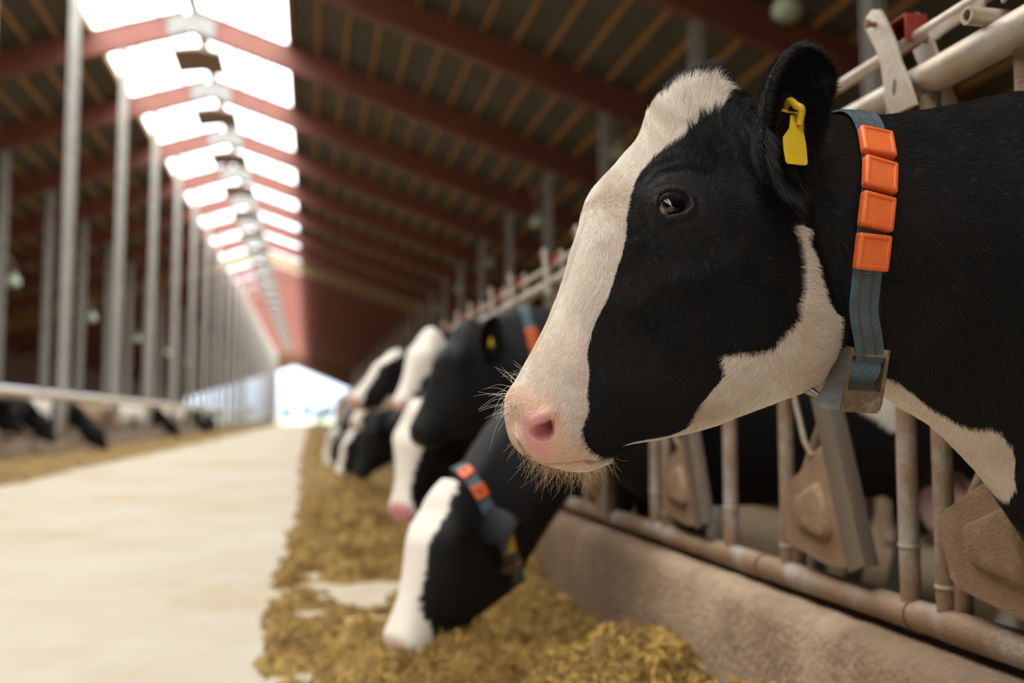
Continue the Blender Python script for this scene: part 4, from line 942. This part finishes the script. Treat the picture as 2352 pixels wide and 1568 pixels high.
def make_collar(cow, G, cpt, m, label, tags, half=.0215, smin=0, smax=None, lift=.004, digits=None, with_buckle=None, ridges=True, tagside=None, nloop=420, hang=False, block=(.0465, .0425, .014)):
    P, Nn = loop_at(G, cpt, m, nloop, smin, smax or G.shape[0]-1)
    root = empty('collar'); root.matrix_world = cow_matrix(cow)
    st = ribbon(P, m, Nn, half, lift, .0022, 8, M['web'], 'strap', root)
    if ridges:
        # fine cross ribs woven into the strap
        tg = np.roll(P, -1, 0)-np.roll(P, 1, 0); tg /= np.linalg.norm(tg, axis=1, keepdims=True)
        mb = MB(); n = len(P); Lc = np.linalg.norm(np.roll(P, -1, 0)-P, axis=1).sum(); nr = int(Lc/.0037)
        for k in range(nr):
            x = k/nr*n; i = int(x) % n; p = P[i]*(1-(x % 1))+P[(i+1) % n]*(x % 1); c = p+Nn[i]*(lift+.0022); t_ = tg[i]
            V = []
            for o in (-half*.97, half*.97):
                for a, hgt in ((-.0012, -.0003), (-.0005, .0007), (.0005, .0007), (.0012, -.0003)): V.append(c+m*o+t_*a+Nn[i]*hgt)
            mb.add(V, [(0, 1, 5, 4), (1, 2, 6, 5), (2, 3, 7, 6)])
        rb = mb.build('woven_ribs', M['web'], st); rb['kind'] = 'stuff'
        for o in (-.0085, .0085):
            mb2 = P+m*o; ribbon(mb2, m, Nn, .0016, lift+.0022, .0010, 1, M['webstripe'], 'stripe', st)
    side = np.where(P[:, 1]*(tagside or 1) > .03)[0]
    for k, tz in enumerate(tags):
        i = side[np.argmin(np.abs(P[side, 2]-tz))]
        y = (np.roll(P, -4, 0)-np.roll(P, 4, 0))[i]; y /= np.linalg.norm(y); 
        if y[2] < 0: y = -y
        z = Nn[i]-y*(Nn[i]@y); z /= np.linalg.norm(z); x = np.cross(y, z)
        tb = link('number_tag', TAGME, M['orange'], root); tb.matrix_local = frame_matrix(P[i]+z*(lift+.0010), x, y, z) @ Matrix.Diagonal((block[0]/.0465, block[1]/.0425, 1, 1))
        if digits:
            dm = link('digit', digits[k], None, tb); dm.location = (0, 0, .0142); dm.rotation_euler = (0, 0, math.pi/2)
    if with_buckle is not None:
        i = side[np.argmin(np.abs(P[side, 2]-with_buckle))]
        y = (np.roll(P, -6, 0)-np.roll(P, 6, 0))[i]; y /= np.linalg.norm(y)
        if y[2] < 0: y = -y
        z = Nn[i]-y*(Nn[i]@y); z /= np.linalg.norm(z); x = np.cross(y, z)
        if hang: z = np.array([-.05, .97, -.22]); z /= np.linalg.norm(z); y = np.array([-.06, .22, .97]); y -= z*(y@z); y /= np.linalg.norm(y); x = np.cross(y, z)
        buckle(root, frame_matrix(P[i]+z*(.010 if hang else .003)+np.array([.022, 0, -.008] if hang else [0, 0, 0]), x, y, z), 1.22 if hang else 1.)
    tag(root, label, 'collar'); return root, P
def cow_matrix(c):
    return Matrix.Translation(c.location) @ c.rotation_euler.to_matrix().to_4x4() @ Matrix.Diagonal((*c.scale, 1))
TAGME = rounded_block(.0465, .0468, .014)
# ------------------------------------------------ the near cow
hero, HG, HS, hxf, HGw, HST = make_cow('large black and white cow in the foreground with pink nose and white blaze', HERO_ORIGIN, HERO_TURN, hero=True, style='hero')
F_ = {k: np.array(v) for k, v in FEATURES.items()}
cl = F_['collar']; top, bot = np.array([cl[0][0], 0, cl[0][2]]), np.array([cl[-2][0], 0, cl[-2][2]])
ax = (bot-top)/np.linalg.norm(bot-top); HM = np.array([-ax[2], 0, ax[0]]); HM = HM if HM[0] > 0 else -HM
cf = np.polyfit([p[2] for p in cl[:-1]], [p[0] for p in cl[:-1]], 3); CURV = (np.polyval(cf, np.linspace(cl[-2][2], cl[0][2], 40)), np.linspace(cl[-2][2], cl[0][2], 40))   # collar line on the neck: a over z
iS = int(np.searchsorted(HS, 16.2)); iE = int(np.searchsorted(HS, 22.5))
hcol, HP = make_collar(hero, HG, CURV, HM, 'faded blue webbing collar with four orange blocks on the foreground cow', [p[2] for p in F_['tag']], smin=iS, smax=iE, lift=.0065, with_buckle=F_['buck'][0][2], hang=True)
# ear tags
def tag_plate(pts, lat0, lat1, th, name, parent):
    mb = MB(); n = len(pts); zc = [p[1] for p in pts]; z0, z1 = min(zc), max(zc)
    V = [(p[0], lat0+(lat1-lat0)*(z1-p[1])/(z1-z0)+s*th/2, p[1]) for s in (-1, 1) for p in pts]
    mb.add(V, [tuple(range(n)), tuple(range(2*n-1, n-1, -1))]+[(i, (i+1) % n, n+(i+1) % n, n+i) for i in range(n)])
    return mb.build(name, M['yellow'], parent, bevel=.0006)
et = empty('ear_tag'); et.matrix_world = cow_matrix(hero)
tag_plate(EAR_TAG_POINTS['plate'], .158, .168, .0022, 'tag_plate', et)
lp_ = EAR_TAG_POINTS['loop']; mb = MB()
a, b = np.array(lp_[0]), np.array(lp_[3])
cc = [(1824, 228), (1833, 240), (1840, 256), (1842, 268)]
L4 = [np.array(lp_[0])*.5+np.array(lp_[1])*.5, np.array(lp_[1])*.45+np.array(lp_[5])*.55, np.array(lp_[2])*.6+np.array(lp_[5])*.4, np.array(lp_[3])*.5+np.array(lp_[4])*.5]
kn = np.array([(L4[0][0]-.003, .140, L4[0][1]-.004), (L4[0][0], .156, L4[0][1]), (L4[1][0], .168, L4[1][1]), (L4[2][0], .172, L4[2][1]), (L4[3][0], .165, L4[3][1]), (L4[3][0], .163, L4[3][1]-.006)])
cu_ = hermite(kn, np.linspace(0, 5, 22)); mb.tube(cu_, list(.0034+.0016*np.sin(np.linspace(.3, 2.6, 22))), 14); mb.build('tag_neck', M['yellow'], et, smooth=True)
mb = MB(); p = EAR_TAG_POINTS['pin'][0]; mb.tube([(p[0]+.010, .152, p[1]-.004), (p[0]-.012, .150, p[1]-.006)], .0018, 10); mb.build('tag_pin', M['yellow'], et, smooth=True)
tag(et, 'yellow tag hanging inside the raised ear of the foreground cow', 'ear tag')
eb = empty('ear_tag'); eb.matrix_world = cow_matrix(hero); bp = np.array(EAR_TAG_POINTS['back'])
bk = [tuple(x) for x in np.concatenate([bp, (bp+np.array([.022, .0]))[::-1]])]
tag_plate(bk, .122, .118, .0025, 'tag_plate', eb); tag(eb, 'yellow tag plate showing behind the back edge of the foreground cow ear', 'ear tag')
# ------------------------------------------------ fur of the near cow
def curves_obj(name, pts, rad0, rad1, col, m, parent):
    """pts (n,k,3); col (n,3)"""
    n, k = pts.shape[:2]; cu = bpy.data.hair_curves.new(name); cu.add_curves([k]*n)
    cu.attributes['position'].data.foreach_set('vector', pts.reshape(-1).astype(np.float32))
    r = cu.attributes.get('radius') or cu.attributes.new('radius', 'FLOAT', 'POINT')
    t = np.linspace(0, 1, k)[None, :]; rr = (np.asarray(rad0).reshape(-1, 1)*(1-t)+np.asarray(rad1).reshape(-1, 1)*t)*np.ones((n, 1)); r.data.foreach_set('value', rr.reshape(-1).astype(np.float32))
    a = cu.attributes.new('coat', 'FLOAT_COLOR', 'CURVE'); a.data.foreach_set('color', np.concatenate([col, np.ones((n, 1))], 1).reshape(-1).astype(np.float32))
    cu.materials.append(m); o = bpy.data.objects.new(name, cu); COL.objects.link(o); o.parent = parent; return o
def sample_grid(G, s, n, wfun):
    """random roots on the loft: points, normals, tangents, (s,q)"""
    ns, nt_ = G.shape[:2]; N = grid_normals(G)
    A = np.linalg.norm(np.cross(G[1:]-G[:-1], np.roll(G, -1, 1)[:-1]-G[:-1]), axis=2)
    ss = .5*(s[1:]+s[:-1])[:, None]*np.ones((1, nt_)); q = (np.arange(nt_)+.5)/nt_*2; q = np.where(q > 1, q-2, q)[None, :]*np.ones((ns-1, 1))
    w = A*wfun(ss, q); cdf = np.cumsum(w.reshape(-1)); idx = np.searchsorted(cdf, rng.random(n)*cdf[-1]); i, j = idx//nt_, idx % nt_; j2 = (j+1) % nt_
    u, v = rng.random((n, 1)), rng.random((n, 1))
    P = (G[i, j]*(1-u)+G[i+1, j]*u)*(1-v)+(G[i, j2]*(1-u)+G[i+1, j2]*u)*v
    nn = N[i, j]; ts = G[i+1, j]-G[i, j]; ts /= np.linalg.norm(ts, axis=1, keepdims=True)+1e-9
    tq = (G[i, j2]-G[i, j])*np.where(j < nt_//2, 1, -1)[:, None]; tq /= np.linalg.norm(tq, axis=1, keepdims=True)+1e-9
    S_ = s[i]*(1-u[:, 0])+s[i+1]*u[:, 0]; jj = (j+v[:, 0])/nt_*2; Q_ = np.where(jj > 1, jj-2, jj)
    return P, nn, ts, tq, S_, Q_
NF = 330000
def wf(s, q):
    w = np.where(s < 23.3, 1., 0.)*np.where(q < -.25, .35, 1.)
    w = w*np.where(s < 5, 1.3, 1)
    return w
P, Nn, ts, tq, S_, Q_ = sample_grid(HG, HS, NF, wf)
cls = coat_class('hero', S_, Q_, P)
keep = cls != 3
eye_c = np.array([F_['eye'][:, 0].mean(), F_['eye'][:, 1].mean(), F_['eye'][:, 2].mean()])
Pm = P*np.array([1, 1, 1]); Pm[:, 1] = np.abs(Pm[:, 1])
de = np.sqrt((((Pm-eye_c)/np.array([.027, .05, .021]))**2).sum(1)); keep &= de > 1
dn = np.linalg.norm(Pm-F_['pit'].mean(0), axis=1); keep &= dn > .021
keep &= np.abs(P[:, 0]-np.interp(P[:, 2], CURV[1], CURV[0])) > .0225
keep &= ~((S_ < 2.2) & (np.abs(Q_) < .9) & (rng.random(NF) < .6)); keep &= ~((cls == 2) & (rng.random(NF) < .4))
P, Nn, ts, tq, S_, Q_, cls, Pm, de = [x[keep] for x in (P, Nn, ts, tq, S_, Q_, cls, Pm, de)]; n = len(P); qa = np.abs(Q_)
# combing: down the face, swept up and back over the forehead, back and down on cheek and neck
up = sstep(8.2, 11.0, S_)*(1-sstep(.30, .50, qa))
mz = 1-sstep(4.5, 6.5, S_)
back = sstep(9, 13, S_)*(1-up)
d = ts*(-1+2*np.clip(up+back, 0, 1))[:, None]
d = d+tq*(.35*(1-up)+.55*back-.15*up)[:, None]
wob = fbm(P[:, 0]*30, P[:, 2]*30+P[:, 1]*22, 41, 3)-.5; wob2 = fbm(P[:, 0]*75, P[:, 2]*75+P[:, 1]*60, 43, 2)-.5
side = np.cross(Nn, d); side /= np.linalg.norm(side, axis=1, keepdims=True)+1e-9
fore = sstep(11.3, 12.6, S_)*(1-sstep(17, 18, S_))*(1-sstep(.3, .5, qa))
d = d+side*(wob*(.9+1.6*fore)+wob2*(.5+.5*fore))[:, None]+rng.normal(0, .09, (n, 3)); d -= Nn*(d*Nn).sum(1)[:, None]; d /= np.linalg.norm(d, axis=1, keepdims=True)+1e-9
length = .0075+.0035*rng.random(n)+.012*fore*rng.random(n)+.010*((cls == 0) & (S_ > 13) & (S_ < 16) & (qa < .25))
length = np.where(S_ < 6, length*.72, length); length = np.where(de < 2.2, length*.55, length); length = np.where(cls == 2, length*.8, length)
lie = .20+.16*rng.random(n)+.22*fore+.10*(cls == 2)
K = 4; pts = np.empty((n, K, 3)); pts[:, 0] = P-Nn*.0004
for k in range(1, K):
    f = k/(K-1); pts[:, k] = P+d*(length*f)[:, None]+Nn*(length*lie*(f-.45*f*f))[:, None]+side*((wob2*.012*fore)*f*f)[:, None]
wh = np.array([.86, .785, .69]); col = np.empty((n, 3)); tone = rng.uniform(.8, 1.12, n)[:, None]
col[:] = np.where((cls == 0)[:, None], np.array([.0075, .0069, .0072]), wh)
brown = ((cls == 0)*np.clip(fbm(P[:, 0]*9, P[:, 2]*9, 51, 3)-.45, 0, 1)*3)[:, None]; col = col+brown*np.array([.012, .006, .003])
grey = (cls == 0) & (rng.random(n) < .003); col[grey] = (.16, .15, .14)
dirt = ((cls == 1)*np.clip(fbm(P[:, 0]*14, P[:, 2]*14+P[:, 1]*9, 61, 4)-.5, 0, .4)*1.6)[:, None]; col = col*(1-dirt)+np.array([.55, .36, .2])*dirt
col[cls == 2] = np.array([.86, .70, .56]); spk = (cls == 2) & (rng.random(n) < .04); col[spk] = (.3, .16, .09)
ering = np.clip(1.9-de, 0, 1)[:, None]*(cls == 0)[:, None]; col = col+ering*np.array([.022, .010, .006])
col = col*tone
mo = F_['mouth']; dm_ = np.full(n, 9.)
for i_ in range(len(mo)-1):
    a_, b_ = mo[i_], mo[i_+1]; ab = b_-a_; t_ = np.clip(((Pm-a_)@ab)/(ab@ab), 0, 1); dm_ = np.minimum(dm_, np.linalg.norm(Pm-a_-t_[:, None]*ab, axis=1))
dk = np.exp(-(dm_/.0042)**2)[:, None]*.95*(cls != 0)[:, None]; col = col*(1-dk)+np.array([.16, .085, .04])*dk
dd_ = (sstep(.80, .97, qa)*sstep(1.0, 1.6, S_)*(1-sstep(2.6, 3.6, S_))*sstep(.46, .62, fbm(P[:, 0]*130, P[:, 2]*130+P[:, 1]*90, 15, 3)))[:, None]; col = col*(1-dd_)+np.array([.14, .085, .04])*dd_
curves_obj('fur', pts, np.where(cls == 2, .00013, .00017), .00004, np.clip(col, 0, 1), M['fur'], hero)['kind'] = 'stuff'
# ear fur: long fringe on the front rim, short coat elsewhere
R_, B_ = ear_arrays(16, 90)
def ear_fur(sgn, nshort, nfringe):
    out = []; cols = []
    for sheet, cnt, ln, outw in ((B_, nshort, .010, -1), (R_, nfringe, .016, 1)):
        nr, na = sheet.shape[:2]; Ar = np.linalg.norm(np.cross(sheet[1:]-sheet[:-1], np.roll(sheet, -1, 1)[:-1]-sheet[:-1]), axis=2).sum(1); i = rng.choice(nr-1, cnt, p=Ar/Ar.sum()) if outw < 0 else np.minimum((rng.random(cnt)**2.2*8).astype(int), nr-2); j = rng.integers(0, na, cnt); u, v = rng.random((cnt, 1)), rng.random((cnt, 1)); j2 = (j+1) % na
        p = (sheet[i, j]*(1-u)+sheet[i+1, j]*u)*(1-v)+(sheet[i, j2]*(1-u)+sheet[i+1, j2]*u)*v
        nrm = np.cross(sheet[i+1, j]-sheet[i, j], sheet[i, j2]-sheet[i, j]); nrm /= np.linalg.norm(nrm, axis=1, keepdims=True)+1e-9
        nrm = nrm*np.sign(nrm[:, 1:2])*(1 if outw > 0 else -1)
        rad = sheet[i, j]-sheet[i+1, j]; rad /= np.linalg.norm(rad, axis=1, keepdims=True)+1e-9
        dd = rad*(1.0 if outw > 0 else .8)+nrm*(.5 if outw > 0 else .3)+np.array([-.15, 0, -.1])+rng.normal(0, .22, (cnt, 3)); dd /= np.linalg.norm(dd, axis=1, keepdims=True)
        low = (p[:, 2] < 1.24) & (p[:, 0] > .53); L = ln*rng.uniform(.6, 1.1, cnt)*np.where(low & (outw > 0), 1.9, 1)
        dd = np.where((low & (outw > 0))[:, None], dd*.6+np.array([-.1, .25, -.75]), dd)
        q = np.stack([p+dd*(L*f)[:, None]+np.array([0, 0, -.003])*f*f for f in (0, .33, .67, 1)], 1); q[..., 1] *= sgn; out.append(q)
        c = np.tile(np.array([.015, .0135, .0135]), (cnt, 1))*rng.uniform(.7, 1.6, cnt)[:, None]; g = (rng.random(cnt) < .10) & low; c[g] = (.16, .15, .15); cols.append(c)
    return np.concatenate(out), np.concatenate(cols)
a1, c1 = ear_fur(1, 26000, 12000); a2, c2 = ear_fur(-1, 3000, 1500)
curves_obj('ear_fur', np.concatenate([a1, a2]), .00016, .00003, np.concatenate([c1, c2]), M['fur'], hero)['kind'] = 'stuff'
# whiskers: long pale bristles on the lip front, chin and under the jaw
def bristles(cnt, smin, smax, qmin, qmax, lmin, lmax, dirs, r, colr, droop):
    P, Nn, ts, tq, S_, Q_ = sample_grid(HG, HS, cnt, lambda s, q: ((s > smin) & (s < smax) & (np.abs(q) > qmin) & (np.abs(q) < qmax))*1.)
    L = rng.uniform(lmin, lmax, cnt); dd = Nn*.8+np.array(dirs)+rng.normal(0, .33, (cnt, 3)); dd /= np.linalg.norm(dd, axis=1, keepdims=True)
    sw = rng.normal(0, .35, (cnt, 3))
    q = np.stack([P-Nn*.001+dd*(L*f)[:, None]+(np.array(droop)+sw)*(L*f*f)[:, None] for f in np.linspace(0, 1, 6)], 1)
    return q, np.full(cnt, r), np.tile(np.array(colr), (cnt, 1))*rng.uniform(.8, 1.1, cnt)[:, None]
sets = [bristles(24, .3, 2.4, 0, .40, .02, .045, (.5, 0, .1), .00022, (.85, .78, .66), (0, 0, -.35)),
        bristles(14, 2.2, 3.2, 0, .22, .015, .04, (.5, 0, .5), .0002, (.85, .78, .66), (.1, 0, -.1)),
        bristles(190, 2.5, 5.2, .94, 1, .008, .030, (.15, 0, -.8), .00022, (.72, .55, .36), (.1, 0, -.1)),
        bristles(70, 5.0, 6.4, .94, 1, .006, .022, (-.2, 0, -.6), .0002, (.75, .58, .38), (-.2, 0, .0)),
        bristles(30, 1.5, 3.0, .78, .95, .006, .02, (.3, 0, -.5), .00018, (.65, .5, .35), (0, 0, -.2)),
        bristles(10, 3., 5, .5, .9, .008, .020, (-.4, 0, -.2), .00013, (.5, .45, .38), (-.1, 0, -.1))]
wk = curves_obj('whiskers', np.concatenate([x[0] for x in sets]), np.concatenate([x[1] for x in sets]), .00006, np.concatenate([x[2] for x in sets]), M['fur'], hero); wk['kind'] = 'stuff'
# eyelids and lashes
for sg in (1, -1):
    E = F_['eye'].copy(); E = np.concatenate([E, E[:1]]); ee = np.concatenate([E[:-1]*(1-t)+E[1:]*t for t in [0]]); n_ = len(ee)
    x = np.linspace(0, n_, 60, endpoint=False); i = np.floor(x).astype(int); t = (x-i)[:, None]; p0, p1, p2, p3 = ee[(i-1) % n_], ee[i % n_], ee[(i+1) % n_], ee[(i+2) % n_]
    cv = .5*(2*p1+(p2-p0)*t+(2*p0-5*p1+4*p2-p3)*t**2+(3*p1-p0-3*p2+p3)*t**3)
    # the rim lies on the eyeball: push lateral so that it hugs the ball
    c = F_['eyec'][0]+np.array([-.002, -.0168, 0]); rel = (cv-c)/np.array([.0272, .0236, .0226]); rr = rel[:, 0]**2+rel[:, 2]**2; cv[:, 1] = c[1]+.0238*np.sqrt(np.clip(1-rr, .10, 1))+.0006
    cv[:, 1] *= sg
    mb = MB(); lid = .0026+.0016*sstep(c[2]+.002, c[2]+.012, cv[:, 2])
    mb.tube(list(cv)+[cv[0]], list(lid)+[lid[0]], 10, caps=False); o = mb.build('eyelid', M['lid'], hero, smooth=True)
    upper = np.where(cv[:, 2] > c[2]+.004)[0]; k = rng.choice(upper, 150); p = cv[k]; L = rng.uniform(.008, .016, 150)
    dd = np.stack([(p[:, 0]-c[0])*6+rng.normal(0, .12, 150), np.full(150, .75*sg), rng.normal(-.30, .14, 150)], 1)
    q = np.stack([p+dd*(L*f)[:, None]+np.array([0, 0, -.35])*(L*f*f)[:, None] for f in (0, .33, .66, 1)], 1)
    o = curves_obj('eyelashes', q, .00017, .00004, np.tile(np.array([.012, .010, .010]), (150, 1)), M['fur'], hero); o['kind'] = 'stuff'
# ------------------------------------------------ the other cows on the right
def opening(k): return bay_y[k]+S-.555-S+.0    # middle of the neck gap beside headlock k
DIG = [digit_mesh(c, .03) for c in '48']
def neck_collar(c, G, s, ST, frac, label, tags, wb=None, **kw):
    """collar round the neck of a posed cow at station parameter frac"""
    R = hermite(ST, np.array([frac]))[0]; top, bot = np.array([R[0], 0, R[1]]), np.array([R[2], 0, R[3]]); a = (bot-top)/np.linalg.norm(bot-top)
    m = np.array([-a[2], 0, a[0]]); m = m if m[0] > 0 else -m
    return make_collar(c, G, (top+bot)/2, m, label, [top[2]+(bot[2]-top[2])*t for t in tags], smin=max(0, int(np.searchsorted(s, frac-2.6))), smax=int(np.searchsorted(s, frac+2.6)), lift=.010, ridges=False, nloop=160, with_buckle=None if wb is None else top[2]+(bot[2]-top[2])*wb, **kw)
c2, G2, s2, xf2, Gw2, ST2 = make_cow('black cow with white blaze eating from the feed, head lowered behind the foreground cow', (BX, 3.42), math.radians(6), poll=(.715, .69), pitch=math.radians(6), head_yaw=math.radians(24), style='blaze', voxel=.0115, droop=1.15)
neck_collar(c2, Gw2, s2, ST2, 16.35, 'blue collar with orange number blocks on the eating black cow', [.06, .19], digits=[DIG[0], DIG[1]], wb=.74)
c3, G3, s3, xf3, Gw3, ST3 = make_cow('all black cow holding its head level behind the eating cow', (BX, 4.20), math.radians(5), poll=(.475, 1.31), pitch=math.radians(3), style='black', voxel=.0115)
neck_collar(c3, Gw3, s3, ST3, 18.0, 'blue collar with orange blocks round the neck of the all black cow', [.24, .34, .44], digits=[DIG[1], DIG[0], DIG[1]])
c4, *_ = make_cow('cow with narrow white blaze and pink nose looking down between two black heads', (BX, 4.88), math.radians(5), poll=(.70, .98), pitch=math.radians(14), head_yaw=math.radians(40), style='narrow', voxel=.014, droop=.8)
c5, *_ = make_cow('cow with broad white face and pink nose, head raised beyond the black cow', (BX, 6.285), math.radians(5), poll=(.43, 1.45), pitch=math.radians(2), head_yaw=math.radians(25), style='white', voxel=.015, droop=.6)
c6, *_ = make_cow('cow with long white blaze stretching its head out over the feed', (BX, 7.715), math.radians(4), poll=(.47, 1.42), pitch=math.radians(-14), head_yaw=math.radians(10), style='hero', voxel=.018, droop=.6)
def small_tag(c, xf, label, droop=0., shift=(0, 0, 0), size=1.):
    pl = np.array([(p[0], .163+.008*k, p[1]) for k in (0, .3) for p in EAR_TAG_POINTS['plate']])+np.array(shift); n = len(pl)//2; pl = pl.mean(0)+(pl-pl.mean(0))*size
    if droop: y0, z0 = .10, 1.195; dy, dz = pl[:, 1]-y0, pl[:, 2]-z0; pl[:, 1] = y0+dy*math.cos(droop)+dz*math.sin(droop); pl[:, 2] = z0-dy*math.sin(droop)+dz*math.cos(droop)
    mb = MB(); mb.add(xf(pl), [tuple(range(n)), tuple(range(2*n-1, n-1, -1))]+[(i, (i+1) % n, n+(i+1) % n, n+i) for i in range(n)])
    o = mb.build('ear_tag', M['yellow']); o.matrix_world = cow_matrix(c); tag(o, label, 'ear tag')
small_tag(c2, xf2, 'yellow tag hanging under the drooping ear of the eating black cow', .0, (-.03, .05, -.07))
small_tag(c3, xf3, 'yellow tag in the upright ear of the all black cow', 0., (-.005, -.012, .02), .6)
more = [((BX, 8.54), 4, (.62, .95), 12, 18, 'black', 'dark cow with head bent low beside the cow with the stretched blaze'),
        ((BX, 9.97), 3, (.48, 1.30), 0, 12, 'white', 'distant white faced cow, second of those beyond the stretched blaze'),
        ((BX, 11.4), 3, (.66, .78), 10, 8, 'hero', 'distant cow eating low, third beyond the stretched blaze'),
        ((BX, 12.83), 2, (.6, .95), 6, 20, 'black', 'distant black cow, fourth beyond the stretched blaze'),
        ((BX, 14.87), 3, (.70, .72), 8, 0, 'blaze', 'far small cow eating, fifth beyond the stretched blaze'),
        ((BX, 17.12), 3, (.70, .75), 8, 0, 'hero', 'far tiny cow at the right kerb, last of the visible row')]
for xy, tu, po, pi_, yw, stl, lab in more: make_cow(lab, xy, math.radians(tu), poll=po, pitch=math.radians(pi_), head_yaw=math.radians(yw), style=stl, voxel=.022, droop=.7)
make_cow('cream coloured cow standing in the lane behind the right barrier', (4.3, 4.9), math.radians(97), poll=(.35, 1.35), pitch=0, style='cream', voxel=.025, droop=.7)
# left row, seen across the alley
lf = [((-5.13, 17.6), 186, (.30, 1.15), 0, 0, 'black', 'black cow standing at the left rail, nearest of the left row'),
      ((-5.13, 19.4), 178, (.42, .98), 4, 0, 'black', 'black cow leaning to the left kerb, second of the left row'),
      ((-5.13, 23.0), 178, (.68, .74), 8, 0, 'black', 'black cow eating over the left kerb, third of the left row'),
      ((-5.13, 26.5), 183, (.20, 1.2), 0, 0, 'cream', 'cream cow standing behind the left kerb, fourth of the left row'),
      ((-5.13, 35.5), 180, (.64, .78), 6, 0, 'black', 'dark cow eating over the left kerb, fifth of the left row'),
      ((-5.13, 46.0), 180, (.66, .76), 8, 0, 'black', 'far dark cow at the left kerb, sixth of the left row'),
      ((-5.13, 51.0), 180, (.62, .80), 8, 0, 'blaze', 'farthest cow at the left kerb')]
for xy, tu, po, pi_, yw, stl, lab in lf: make_cow(lab, xy, math.radians(tu), poll=po, pitch=math.radians(pi_), head_yaw=0, style=stl, voxel=.03, droop=.7)
